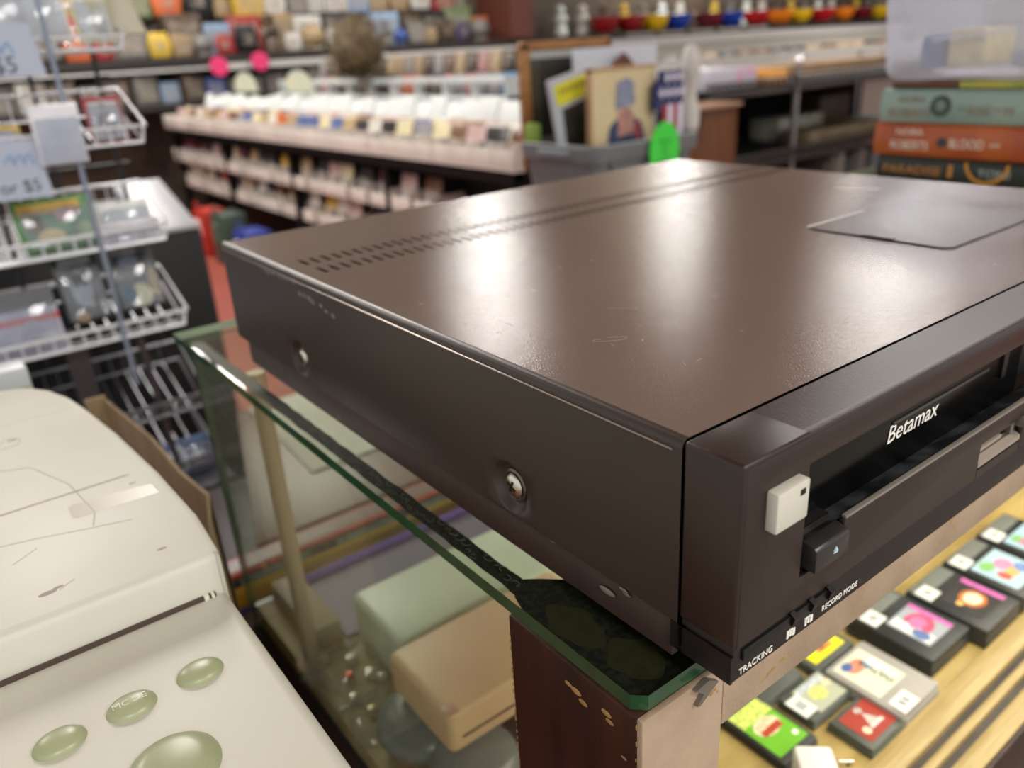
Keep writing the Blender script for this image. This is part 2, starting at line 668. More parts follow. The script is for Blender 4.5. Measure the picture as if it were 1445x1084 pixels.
# front panel
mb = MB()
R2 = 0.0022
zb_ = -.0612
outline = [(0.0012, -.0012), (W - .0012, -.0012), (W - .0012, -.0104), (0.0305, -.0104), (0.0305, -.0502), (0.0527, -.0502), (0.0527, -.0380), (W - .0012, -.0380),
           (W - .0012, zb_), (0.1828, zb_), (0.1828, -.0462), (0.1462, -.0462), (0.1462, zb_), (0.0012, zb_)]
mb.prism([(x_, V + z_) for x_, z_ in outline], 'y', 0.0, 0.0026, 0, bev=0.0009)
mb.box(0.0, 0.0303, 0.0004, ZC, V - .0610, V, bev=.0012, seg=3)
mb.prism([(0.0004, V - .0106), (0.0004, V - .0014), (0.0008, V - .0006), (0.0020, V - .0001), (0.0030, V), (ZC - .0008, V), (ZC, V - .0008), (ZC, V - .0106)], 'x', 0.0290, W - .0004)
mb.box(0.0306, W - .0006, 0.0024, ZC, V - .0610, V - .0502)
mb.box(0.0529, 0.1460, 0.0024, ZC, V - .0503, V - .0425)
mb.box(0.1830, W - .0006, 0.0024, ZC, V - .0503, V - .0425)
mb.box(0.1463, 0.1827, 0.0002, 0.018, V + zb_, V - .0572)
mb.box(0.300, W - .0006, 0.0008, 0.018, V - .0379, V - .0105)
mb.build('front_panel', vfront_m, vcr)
MB().box(0.0530, 0.300, -0.0002, 0.0016, V - .0384, V - .0374, bev=0.0002).build('panel_lip', vlip_m, vcr)
# cassette bay
mb = MB()
mb.box(0.0306, 0.300, 0.0205, 0.024, V - .0380, V - .0105)                 # back wall
mb.box(0.0304, 0.0310, 0.001, 0.021, V - .0380, V - .0110)                 # left cheek
mb.box(0.196, 0.300, 0.0120, 0.021, V - .0380, V - .0105)                # right block
mb.face([(0.031, 0.0016, V - .0382), (0.300, 0.0016, V - .0382), (0.300, 0.0097, V - .0412), (0.031, 0.0097, V - .0412)], 1)
mb.build('cassette_bay', [vdark_m, dust_m], vcr, smooth=False)
mb = MB()
mb.box(0.0325, 0.194, 0.0097, 0.0135, V - .0418, V - .0107, bev=0.0003)
door = mb.build('cassette_door', pm('glossy_black', '#070707', 0.22, spec=0.35), vcr)
MB().box(0.0940, 0.1640, 0.0090, 0.0100, V - .0232, V - .0218, bev=0.0002).build('door_strip', pm('strip_grey', '#57564f', 0.3, metal=0.6), door)
MB().box(0.1760, 0.1800, 0.0088, 0.0100, V - .0300, V - .0150, bev=0.0003).build('door_hook', vdark_m, door)
lettering('Betamax', 0.0096, frame_m((0.0915, 0.0094, V - .0295), (1, 0, 0), (0, 0, 1)), whiteprint_m, door, shear=0.18, width=0.0345)
# notch beside the eject key
mb = MB()
mb.box(0.0306, 0.0526, 0.006, 0.0200, V - .0501, V - .0384)
mb.build('key_recess', vdark_m, vcr)
mb = MB()
mb.prism([(-0.0026, V - .0412), (-0.0016, V - .0402), (0.006, V - .0386), (0.006, V - .0490), (-0.0026, V - .0490)], 'x', 0.0340, 0.0518, 0, bev=0.0004)
key = mb.build('eject_key', pm('key_grey', '#2b2927', 0.3, var=0.1, vscale=90), vcr)
mb = MB()
mb.prism([(0.0432, V - .0448), (0.0454, V - .0448), (0.0443, V - .0432)], 'y', -0.0029, -0.0025)
mb.box(0.0432, 0.0454, -0.0029, -0.0025, V - .0456, V - .0450)
mb.build('eject_mark', pm('mark_blue', '#b7cfd6', 0.5), key)
mb = MB()
mb.box(0.0104, 0.0252, -0.0036, 0.001, V - .0240, V - .0112, bev=0.0007)
pw = mb.build('power_button', cream_m, vcr)
MB().box(0.0206, 0.0228, -0.0038, -0.0030, V - .0152, V - .0134).build('indicator_window', vdark_m, pw)
# pocket with the counter
mb = MB()
mb.box(0.1465, 0.1825, 0.0090, 0.0160, V - .0571, V - .0463)
mb.build('counter_window', vdark_m, vcr)
mb = MB()
mb.prism([(0.0000, V - .0540), (0.0075, V - .0500), (0.0085, V - .0512), (0.0000, V - .0560)], 'x', 0.1460, 0.1820, 0)
mb.box(0.1480, 0.1690, 0.0020, 0.0060, V - .0515, V - .0498, bev=0.0003)
mb.build('counter_ledge', pm('ledge_beige', '#9a8c7e', 0.4), vcr)
mb = MB()
mb.box(0.1735, 0.1765, 0.0010, 0.0095, V - .0515, V - .0462)
mb.box(0.180, 0.215, -0.003, 0.012, V - .0500, V - .0455, bev=0.0006)
mb.build('counter_keys', pm('key_silver', '#77726a', 0.3, metal=0.5), vcr)
lettering('0 0 0', 0.0050, frame_m((0.1490, 0.0086, V - .0490), (1, 0, 0), (0, 0, 1)), whiteprint_m, vcr, name='counter_digits')
# lower strip with lettering and the sliders
mb = MB()
mb.box(0.0012, W - .0012, 0.0010, ZC, V - .0740, V - .0608, bev=0.0005)
strip_o = mb.build('lower_strip', vstrip_m, vcr)
mb = MB()
mb.box(0.0002, 0.0012, 0.0009, ZC + .0015, V - .0740, V - .0640)
mb.box(0.0002, W, ZC - .002, 0.0245, V - .0740, V - .0640)
mb.build('base_side', vdark_m, vcr)
mb = MB()
mb.box(0.0045, 0.0475, -0.0002, 0.0012, V - .0668, V - .0626, bev=0.0004)
mb.build('slider_slot', vdark_m, vcr)
for sx in (0.0275, 0.0375, 0.0470):
    mb = MB()
    mb.prism([(-0.0016, V - .0630), (0.0005, V - .0618), (0.0005, V - .0664), (-0.0008, V - .0660)], 'x', sx, sx + 0.0022, 0)
    mb.build('slider_knob', vdark_m, strip_o)
lettering('TRACKING', 0.0034, frame_m((0.0038, 0.0007, V - .0722), (1, 0, 0), (0, 0, 1)), whiteprint_m, strip_o, width=0.0162)
lettering('RECORD MODE', 0.0030, frame_m((0.0462, 0.0007, V - .0712), (1, 0, 0), (0, 0, 1)), whiteprint_m, strip_o, width=0.0205)
for ix in (0.0275, 0.0370):
    mb = MB()
    mb.box(ix, ix + .0009, 0.0007, 0.0011, V - .0722, V - .0696)
    mb.box(ix + .0014, ix + .0023, 0.0007, 0.0011, V - .0718, V - .0700)
    mb.box(ix + .0028, ix + .0042, 0.0007, 0.0011, V - .0722, V - .0696)
    mb.box(ix, ix + .0030, 0.0007, 0.0011, V - .0696, V - .0692)
    mb.build('switch_mark', whiteprint_m, strip_o)

# ------------------------------------------------------------------ the glass display case
G = ZT - 0.084                     # top of the glass
GB = G - 0.006
DK = ZT - 0.345                    # deck
glass_m = glassy('clear_glass', '#fbfdfa', 0.8, 0.02)
gside_m = glassy('side_glass', '#fafcf8', 0.8, 0.03, haze=0.025, hazecol='#dfe6d8')
gedge_m = pm('green_glass_edge', '#264f31', 0.14, var=0.2, vscale=60, spec=0.8)
gedge2_m = pm('pale_glass_edge', '#a9c0a4', 0.12, spec=0.8)
strip_m = pm('old_adhesive', '#12160f', 0.5, col2='#2a3022', vscale=380, thr=(0.45, 0.6), bump=0.4, bscale=500)
wood_m = pm('dark_wood', '#27130a', 0.42, col2='#3c1d0d', vscale=18, stretch=(6, 6, 0.6), bump=0.15, bscale=150)
wood_side_m = wood_m
lam_m = pm('worn_tan_laminate', '#b29a80', 0.42, col2='#a08870', vscale=35, bump=0.25, bscale=600, detail=6)
chip_m = pm('bare_wood', '#a8834f', 0.6, var=0.2, vscale=400)
deck_m = pm('yellow_deck', '#a48c4e', 0.5, col2='#b59d60', vscale=14, stretch=(1, 8, 1), bump=0.1, bscale=200)
track_m = pm('pale_track_wood', '#a8905a', 0.35, col2='#bba36c', vscale=25, stretch=(0.7, 12, 8), bump=0.15, bscale=300)
groove_m = pm('track_groove', '#2a211b', 0.45, col2='#4a3e33', vscale=80, stretch=(0.3, 1, 1))
CX0, CX1, CY0, CY1 = -0.0172, 1.25, 0.0208, 0.5170

case = thing('display_case', (0.6, 0.27, 0.0), 'glass-topped shop display case with a dark wood corner post and a worn tan rail', 'display case')
mb = MB()
mb.prism([(CX0 + .004, CY0), (CX1, CY0), (CX1, CY1), (CX0, CY1), (CX0, CY0 + .004)], 'z', GB, G, 1)
tg = mb
for f in tg.bm.faces:
    n_ = f.calc_area()
bmesh.ops.recalc_face_normals(tg.bm, faces=tg.bm.faces[:])
for f in tg.bm.faces:
    f.normal_update()
    if abs(f.normal.z) > 0.5:
        f.material_index = 0
    elif f.normal.y > 0.5:
        f.material_index = 2
tg.build('glass_top', [glass_m, gedge_m, gedge2_m], case, smooth=False)
# side and back panes (their cut edges show pale green)
mb = MB()
mb.box(-.0085, -.0035, 0.088, 0.508, DK - .018, GB - .0006)
for f in mb.bm.faces:
    f.normal_update()
    f.material_index = 0 if abs(f.normal.x) > 0.5 else 1
mb.build('side_pane', [gside_m, pm('pane_edge', '#42523a', 0.2)], case, smooth=False)
mb = MB()
mb.box(-.0085, 1.2, 0.508, 0.5125, DK, GB - .0006)
for f in mb.bm.faces:
    f.normal_update()
    f.material_index = 0 if abs(f.normal.y) > 0.5 else 1
mb.build('back_pane', [gside_m, MATS['pane_edge']], case, smooth=False)
# dark strip of old glue under the top glass
mb = MB()
pts = []
ny = 60
for k in range(ny + 1):
    yy = 0.09 + (0.500 - 0.09) * k / ny
    pts.append((yy, -0.0092 + RNG.uniform(-.0004, .0004), -0.0012 + RNG.uniform(-.0004, .0004)))
for a, b in zip(pts, pts[1:]):
    mb.face([(a[1], a[0], GB - .0003), (a[2], a[0], GB - .0003), (b[2], b[0], GB - .0003), (b[1], b[0], GB - .0003)])
mb.build('glue_strip', strip_m, case, smooth=False)
mb = MB()
pts = [(-.0135, .0235), (.040, .0235), (.042, .040), (.036, .060), (.026, .078), (.012, .088), (.004, .096), (-.001, .100), (-.010, .094), (-.0145, .080), (-.0150, .050)]
mb.prism(pts, 'z', GB - .0006, GB - .0001)
mb.build('glue_patch', strip_m, case, smooth=False)
blob_m = pm('dry_glue', '#383722', 0.4, var=0.15, vscale=200)
mb = MB()
for cx, cy, rx, ry in ((-.004, .066, .0080, .014), (.0005, .0400, .0090, .0110)):
    poly = [(cx + rx * (1 + .12 * math.sin(5 * a)) * math.cos(a), cy + ry * (1 + .1 * math.cos(4 * a)) * math.sin(a)) for a in [2 * PI * k / 28 for k in range(28)]]
    mb.prism(poly, 'z', GB - .00009, GB - .00002)
mb.build('glue_blob', blob_m, case, smooth=False)
# swirls of glue along the strip
mb = MB()
for k in range(46):
    cy = .10 + k * .0052
    cx = -.0050 + RNG.uniform(-.0025, .0025)
    r_ = RNG.uniform(.0009, .0018)
    a0 = RNG.uniform(0, 6)
    mb.tube([(cx + r_ * math.cos(a0 + t * .7), cy + 1.5 * r_ * math.sin(a0 + t * .7), GB - .00005) for t in range(7)], 0.00016, seg=4)
mb.build('glue_swirl', pm('glue_pale', '#56614a', 0.5), case)['kind'] = 'stuff'
MB().box(-.0158, -.0122, 0.255, 0.285, GB - .0007, GB - .0002).build('tape_scrap', pm('tape_tan', '#9d9270', 0.5), case)
# corner post and rail
mb = MB()
mb.box(-.0180, 0.0205, 0.0215, 0.0880, DK - 0.20, GB - .0008, bev=0.0012)
mb.build('corner_post', wood_m, case)
mb = MB()
mb.box(-.0178, 0.0215, 0.0190, 0.0216, DK - 0.20, GB - .0010, bev=0.0006)
mb.build('post_facing', lam_m, case)
mb = MB()
mb.box(0.0217, 1.2, 0.0190, 0.0400, ZT - .1185, GB - .0010, bev=0.0008)
mb.build('top_rail', lam_m, case)
mb = MB()
for q in range(12):                      # chips through the laminate
    mb.ball((0.0185 + RNG.uniform(-.004, .012), 0.0190, ZT - .094 - RNG.uniform(0, .007)), RNG.uniform(.0004, .0011), 1, 0.15, 1, seg=8)
for q in range(14):
    u = q / 13
    mb.ball((0.0440 + .0150 * u, 0.0190, ZT - .1120 + .0035 * u + RNG.uniform(-.0008, .0008)), RNG.uniform(.0003, .0009), 1.6, 0.15, 1, seg=8)
for q in range(10):
    mb.ball((0.175 + .001 * q, 0.0190, ZT - .0990 - .001 * q + RNG.uniform(-.001, .001)), RNG.uniform(.0004, .0009), 1, 0.15, 1, seg=8)
mb.build('chipped_spots', chip_m, case)['kind'] = 'stuff'
mb = MB()
for yy, zz, s in ((.050, -.1005, .0017), (.0465, -.1030, .0014), (.0350, -.0990, .0015), (.0335, -.1015, .0012), (.0540, -.1000, .0012), (.0270, -.1120, .0008), (.0225, -.1300, .0010)):
    mb.ball((-.0180, yy, ZT + zz), s, 0.1, 1.6, 0.8, seg=8)
for q in range(30):
    mb.ball((-.0175, .0215 + RNG.uniform(0, .001), ZT - .095 - q * .0035), RNG.uniform(.0004, .0010), 0.5, 0.5, 1.6, seg=6)
    mb.ball((-.0178, .0878, ZT - .100 - q * .0035), RNG.uniform(.0003, .0008), 0.5, 0.5, 2.0, seg=6)
mb.build('bare_patches', chip_m, case)['kind'] = 'stuff'
mb = MB()
mb.prism([(0.0050, ZT - .0915), (0.0115, ZT - .0905), (0.0165, ZT - .0940), (0.0120, ZT - .0965), (0.0075, ZT - .0990), (0.0060, ZT - .0985), (.0092, ZT - .0950)], 'y', 0.0172, 0.0192, 0)
mb.build('peeling_tape', pm('tape_grey', '#6d6258', 0.5), case)
# deck, tracks and the closed base
mb = MB()
mb.box(-.0030, 1.2, 0.0690, 0.5075, DK - .018, DK)
mb.build('deck', deck_m, case)
mb = MB()
mb.box(0.0215, 1.2, 0.0515, 0.0690, DK - .018, DK + .0020, 0, bev=0.0010)
mb.box(0.0215, 1.2, 0.0392, 0.0452, DK - .018, DK + .0020, 0, bev=0.0008)
mb.box(0.0215, 1.2, 0.0195, 0.0330, DK - .018, DK + .0020, 0, bev=0.0010)
mb.build('door_track', track_m, case)
MB().box(0.0215, 1.2, 0.0330, 0.0515, DK - .018, DK - .0030).build('track_groove', groove_m, case)
MB().box(0.0215, 1.2, 0.0160, 0.0196, DK - .060, DK + .0018, bev=0.0008).build('lower_rail', wood_m, case)
MB().box(-.0085, 1.2, 0.0600, 0.5130, 0.0, DK - .018).build('base_cabinet', pm('base_wood', '#2c1c12', 0.5, var=0.2, vscale=8), case)
MB().box(1.2, 1.24, 0.0215, 0.5130, 0.0, GB - .001).build('end_panel', wood_m, case)
# inside lamp: a tube under the top rail
mb = MB()
mb.cyl((0.66, 0.050, ZT - .108), 0.008, 0.98, 'x')
mb.build('lamp_tube', pm('tube_glow', '#ffffff', 0.4, emit='#fff0c8', estr=4.0), case)
ld = bpy.data.lights.new('case_lamp', 'AREA')
ld.shape = 'RECTANGLE'
ld.size, ld.size_y = 0.95, 0.02
ld.energy = 1.5
ld.color = (1.0, 0.94, 0.78)
lo = bpy.data.objects.new('tube_light', ld)
COL.objects.link(lo)
lo.parent = case
lo.location = (0.66 - 0.6, 0.052 - 0.27, ZT - .120)
lo.rotation_euler = (math.radians(20), 0, 0)
# chrome-capped pole holding the top
mb = MB()
mb.cyl((0.0050, 0.405, (DK + GB) / 2), 0.0062, GB - DK - .001, seg=20)
mb.lathe([(0.0062, 0.006), (0.0085, 0.005), (0.0125, 0.003), (0.0130, 0.0), (0, 0)], (0.0050, 0.405, DK + .0001))
mb.build('support_pole', pm('pole_beige', '#b3a183', 0.35, metal=0.2), case)

# ------------------------------------------------------------------ inside the case: game cartridges on the deck
cart_black = pm('cart_black', '#2b2d2b', 0.4, var=0.08, vscale=60)
cart_grey = pm('cart_dark_grey', '#4f534b', 0.42, var=0.06, vscale=60)
cart_light = pm('cart_light_grey', '#9c978f', 0.45, var=0.05, vscale=60)
sticker_m = pm('white_sticker', '#dcdcd2', 0.5)
pen_m = pm('pen_grey', '#8a8f94', 0.6)


def cartridge(x0, x1, y0, y1, h, shell, label, lab, price=None, art=(), ribs=None, name='game_cartridge', lm='#cccccc', text=None, metal_pin=None):
    z = DK + 0.0002
    t = thing(name, ((x0 + x1) / 2, (y0 + y1) / 2, z), label, 'game cartridge')
    mb = MB()
    mb.box(x0, x1, y0, y1, z, z + h * 0.55, bev=0.0012)
    mb.box(x0 + .0006, x1 - .0006, y0 + .0006, y1 - .0006, z + h * 0.5, z + h, bev=0.0014)
    if ribs == 'front':
        mb.box(x0 + .004, x1 - .004, y0 - .0002, y0 + .002, z + .001, z + h * .6)
        for k in range(8):
            mb.box(x0 + .002 + k * .0016, x0 + .0028 + k * .0016, y0 + .0010, y0 + .0100, z + h - .0004, z + h + .0006)
    mb.build('shell', shell, t)
    if ribs == 'back':
        MB().box(x0 + .004, x1 - .004, y1 - .0150, y1 - .002, z + h - .0004, z + h + .0006, bev=.0003).build('grip', pm('grip_' + shell.name, '#6d7069', 0.5), t)
    zt = z + h + 0.0001
    lx0, lx1, ly0, ly1 = lab
    mb = MB()
    mb.box(x0 + lx0, x0 + lx1, y0 + ly0, y0 + ly1, zt - .0003, zt + .0002, 0, bev=0.0001, seg=1)
    mats = [pm('label_' + lm, lm, 0.35)]
    for k, (kind, u, v, a, b, col) in enumerate(art):
        mats.append(pm('ink_' + col, col, 0.4, var=0.25, vscale=350))
        cx = x0 + lx0 + u * (lx1 - lx0)
        cy = y0 + ly0 + v * (ly1 - ly0)
        a, b = a * (lx1 - lx0) / 2, b * (ly1 - ly0) / 2
        zz = zt + .0002 + .00006 * k
        if kind == 'o':
            mb.prism([(cx + a * math.cos(q * PI / 12), cy + b * math.sin(q * PI / 12)) for q in range(24)], 'z', zz, zz + .00012, k + 1)
        elif kind == 't':
            mb.prism([(cx - a, cy - b), (cx + a, cy - b), (cx, cy + b)], 'z', zz, zz + .00012, k + 1)
        else:
            mb.box(cx - a, cx + a, cy - b, cy + b, zz, zz + .00012, k + 1)
    lo_ = mb.build('label_sticker', mats, t, smooth=False)
    if price:
        px, py, pw_, ph_ = price
        mb = MB()
        mb.box(x0 + px, x0 + px + pw_, y0 + py, y0 + py + ph_, zt - .0002, zt + .0011, bev=.0004)
        mb.box(x0 + px + pw_ * .3, x0 + px + pw_ * .45, y0 + py + ph_ * .3, y0 + py + ph_ * .7, zt + .0011, zt + .0013, 1)
        mb.box(x0 + px + pw_ * .55, x0 + px + pw_ * .7, y0 + py + ph_ * .3, y0 + py + ph_ * .7, zt + .0011, zt + .0013, 1)
        mb.build('price_sticker', [sticker_m, pen_m], t, smooth=False)
    if text:
        s_, sz, u, v, col, xd, yd = text
        lettering(s_, sz, frame_m((x0 + u, y0 + v, zt + .0008), xd, yd), pm('print_' + col, col, 0.5), t)
    return t


XD, YD, NX, NY = (1, 0, 0), (0, 1, 0), (-1, 0, 0), (0, -1, 0)
cartridge(.1990, .2370, .0990, .1570, .0075, cart_black, 'small dark cartridge with a bright green label, nearest to the corner post', (.0035, .0345, .006, .050),
          lm='#6fb52c', art=[('b', .5, .82, 1, .3, '#c9d66a'), ('o', .5, .5, .75, .35, '#d9c9a0'), ('b', .52, .42, .6, .12, '#b3452a'), ('o', .82, .15, .16, .1, '#e8ead8')])
cartridge(.2440, .2920, .1070, .1370, .0080, cart_grey, 'dark grey cartridge with a pale yellow picture label and torn white tape', (.012, .044, .003, .027),
          lm='#aeb29a', art=[('o', .45, .5, .5, .55, '#c9c878'), ('b', .5, .85, .9, .2, '#b8c0c4'), ('o', .85, .6, .25, .3, '#d9c8a4')], price=(-.001, .006, .014, .018))
cartridge(.2520, .2960, .0685, .1030, .0080, cart_grey, 'dark grey cartridge with a red label and a white triangle, beside the charger', (.006, .038, .005, .030),
          lm='#a03a2a', art=[('t', .56, .5, .42, .5, '#c9b9ae'), ('o', .22, .3, .2, .24, '#e3d6b4'), ('o', .55, .85, .2, .2, '#b7b0a8'), ('b', .58, .28, .42, .10, '#ddd2c8')])
cartridge(.2310, .2800, .1390, .1670, .0080, cart_grey, 'dark grey cartridge with an orange-red label, half hidden below the rail', (.006, .044, .010, .026),
          lm='#d8632f', art=[('b', .3, .7, .4, .4, '#e8dcc8'), ('b', .6, .3, .6, .2, '#c9431f')])
cartridge(.2880, .3380, .1330, .1620, .0080, cart_grey, 'dark grey cartridge with a bright yellow label at the rail', (.006, .044, .006, .024),
          lm='#e6dc1e', art=[('b', .55, .45, .45, .35, '#c98a4a'), ('b', .5, .45, .2, .2, '#a65a3a')])
cartridge(.2890, .3400, .0690, .1300, .0120, cart_light, 'light grey cartridge with a cream cartoon label and white price square', (.0050, .0400, .0200, .0570),
          lm='#cfd2b8', art=[('o', .45, .75, .55, .3, '#c97f63'), ('o', .28, .85, .3, .2, '#4e5f8f'), ('o', .7, .62, .3, .22, '#9fb4cc'), ('b', .82, .4, .25, .55, '#e0ddd0')],
          price=(.004, .001, .020, .013), ribs='front', text=('CULTURE', .0062, .0285, .0220, '#3a3226', YD, NX))
cartridge(.3500, .4080, .0800, .1490, .0170, cart_black, 'thick black cartridge with a pink striped label and a round magenta picture', (.014, .050, .010, .045),
          lm='#9aa0a6', art=[('o', .5, .52, .78, .62, '#c0506a'), ('b', .2, .5, .3, .9, '#d8d8cc'), ('o', .2, .3, .3, .4, '#5a6e9c'), ('b', .93, .5, .14, 1.0, '#c868a8'), ('o', .5, .55, .45, .35, '#cf6f9a')],
          price=(.003, .047, .017, .014), ribs='back')
cartridge(.4110, .4690, .0690, .1360, .0170, cart_black, 'thick black cartridge with a pink strip and a round golden picture', (.012, .052, .010, .044),
          lm='#35322f', art=[('o', .48, .48, .6, .6, '#b96b35'), ('o', .48, .48, .42, .4, '#d9cfae'), ('b', .93, .5, .14, 1.0, '#c868a8'), ('o', .15, .6, .16, .16, '#d6a860')],
          price=(.003, .046, .017, .014), ribs='back')
cartridge(.4720, .5300, .0690, .1360, .0170, cart_black, 'thick black cartridge with a colourful pastel sea picture, next to the golden one', (.008, .052, .008, .046),
          lm='#a9c4cc', art=[('o', .3, .8, .35, .3, '#7fb36b'), ('o', .6, .6, .4, .4, '#c58aa8'), ('o', .5, .35, .5, .25, '#d9a86c'), ('o', .75, .3, .3, .3, '#6f86b8'), ('o', .25, .4, .2, .3, '#c65a4a')],
          price=(.003, .048, .017, .014), ribs='back')
cartridge(.5330, .5910, .0690, .1360, .0170, cart_black, 'thick black cartridge with a pale blue picture at the right edge of the photo', (.008, .052, .008, .046),
          lm='#a3c0cf', art=[('o', .3, .7, .3, .4, '#b8808f'), ('o', .6, .5, .4, .3, '#cfd8d8'), ('o', .3, .85, .3, .2, '#7fb36b')], price=(.003, .048, .017, .014), ribs='back')
cartridge(.5550, .6150, .1550, .1900, .0100, cart_light, 'grey cartridge with a slanted blue stripe on its label, behind the pastel ones', (.008, .048, .006, .030),
          lm='#cfcfc0', art=[('b', .5, .5, .8, .3, '#3a48b8')])
# white paper slips and a box lying behind the black cartridges
mb = MB()
mb.box(.385, .445, .158, .205, DK + .0002, DK + .010, bev=.001)
t = thing('white_carton', (.415, .18, DK + .0002), 'flat white printed carton lying behind the thick black cartridges', 'box')
mb.build('carton_body', pm('carton_white', '#d3d6cf', 0.5, col2='#b9c6a6', vscale=60, thr=(.55, .6)), t)
tag(MB().box(.3250, .3840, .1700, .1960, DK + .0002, DK + .003, bev=.0005).build('paper_slip', pm('slip', '#d9d2c8', 0.6, col2='#c8573a', vscale=45, thr=(.6, .64))),
    'white and red printed paper slip under the rail behind the cartridges', 'paper')
# USB charger block with its two prongs
t = thing('wall_charger', (.222, .0790, DK), 'white cube wall charger with two metal prongs in front of the cartridges', 'charger')
M = Matrix.Translation((.2050, .0815, DK + .0125)) @ Matrix.Rotation(math.radians(-42), 4, 'Z')
mb = MB()
mb.obox(M @ Matrix.Diagonal((.024, .024, .024, 1)), 0, bev=.0028, seg=3)
mb.build('charger_body', pm('charger_white', '#e4dfd6', 0.3), t)
mb = MB()
mb.obox(M @ Matrix.Translation((-.0035, -.0121, .001)) @ Matrix.Diagonal((.005, .0006, .011, 1)))
mb.build('usb_port', vdark_m, t)
for s in (-1, 1):
    mb = MB()
    mb.obox(M @ Matrix.Translation((.0180, .0062 * s, .002)) @ Matrix.Diagonal((.014, .0016, .0062, 1)), 0, bev=.0004)
    mb.obox(M @ Matrix.Translation((.0215, .0062 * s, .002)) @ Matrix.Diagonal((.0022, .0018, .0022, 1)), 1)
    mb.build('prong', [chrome_m, vdark_m], t)

# ------------------------------------------------------------------ left part of the case, seen through the side pane
pale_m = pm('pale_green_grey', '#c6d1b8', 0.38, var=0.04, vscale=20)
tan_m = pm('yellowed_plastic', '#d8b683', 0.4, col2='#cfa98a', vscale=9)
t = thing('game_console', (.12, .36, DK), 'pale grey-green flat console with rounded edges inside the case, behind the yellowed one', 'game console')
mb = MB()
mb.box(.0460, .210, .3230, .4060, DK + .0003, DK + .0480, bev=.006, seg=4)
mb.build('console_body', pale_m, t)
MB().box(.0500, .206, .3205, .326, DK + .004, DK + .0300, bev=.002).build('front_face', pm('console_face', '#7c7d66', 0.4), t)
t = thing('game_console', (.10, .26, DK), 'yellowed tan flat console with rounded corners lying in front of the pale grey-green one', 'game console')
mb = MB()
mb.box(.0240, .170, .2230, .3010, DK + .0360, DK + .0700, bev=.0055, seg=4)
mb.box(.0800, .165, .2290, .2950, DK + .0003, DK + .0370, 1, bev=.002)  # second box: dark grey item the tan console rests on
mb.build('console_body', [tan_m, pm('dark_grey_box', '#3a3a34', 0.5, var=.2, vscale=30)], t)
mb = MB()
mb.box(.0330, .1700, .2222, .2235, DK + .0480, DK + .0492)
mb.build('seam_line', vdark_m, t)
mb = MB()
mb.prism([(.0245 + .0, .2228), (.0330, .2228), (.0330, .2330), (.0245, .2330)], 'z', DK + .0696, DK + .0703, 0, bev=.0003)
mb.build('corner_tab', pm('tab_pink', '#b98c74', 0.4), t)
t = thing('flat_carton', (.2, .46, DK), 'lilac grey printed flat sheet at the back of the deck behind the pale grey-green console', 'box')
MB().box(.040, .45, .4120, .5050, DK + .0003, DK + .0035).build('carton_body', pm('carton_lilac', '#6f6678', .45, var=.1, vscale=20), t)
tag(MB().box(.0120, .42, .5060, .5070, DK + .0003, DK + .010).build('purple_folder', pm('folder_purple', '#8a70b8', .5)), 'thin purple folder standing at the very back of the deck', 'folder')
tag(MB().box(.0120, .0380, .4150, .5050, DK + .0003, DK + .020, bev=.002).build('wood_block', pm('block_beige', '#a8987c', .5)), 'beige block at the back left corner of the deck beside the lilac carton', 'block')
# grey rounded controller in a clear bag
t = thing('hand_controller', (.0, .24, DK), 'rounded dark grey plastic device in front of the yellowed tan console', 'controller')
mb = MB()
mb.ball((.0370, .2780, DK + .017), .036, 1.0, 1.0, .48, seg=32)
mb.ball((.0440, .2300, DK + .016), .030, 1.0, 1.1, .52, seg=24)
mb.build('controller_body', pm('device_grey', '#6b706a', 0.28, var=.1, vscale=18), t)
bag_m = glassy('clear_bag', '#eef0ea', 1.0, 0.10, haze=0.12, hazecol='#d9dccb')


def bag(name, cx, cy, z, sx, sy, sz, seed, label, rot=0):
    r = random.Random(seed)
    bm = bmesh.new()
    bmesh.ops.create_grid(bm, x_segments=16, y_segments=16, size=1.0)
    for v in bm.verts:
        u, w_ = v.co.x, v.co.y
        e = max(0, 1 - max(abs(u), abs(w_)) ** 3)
        v.co.z = (e * (0.6 + 0.35 * math.sin(3.1 * u + seed) * math.cos(4.3 * w_ - seed)) + r.uniform(-.05, .07) * e)
    m_ = Matrix.Translation((cx, cy, z)) @ Matrix.Rotation(rot, 4, 'Z') @ Matrix.Diagonal((sx / 2, sy / 2, sz, 1))
    bm.transform(m_)
    mb = MB()
    mb._merge(bm, 0)
    mb.box(cx - sx * .46, cx + sx * .46, cy + sy * .44, cy + sy * .5, z, z + .002, 0)
    o = mb.build(name, [bag_m])
    return tag(o, label, 'plastic bag')


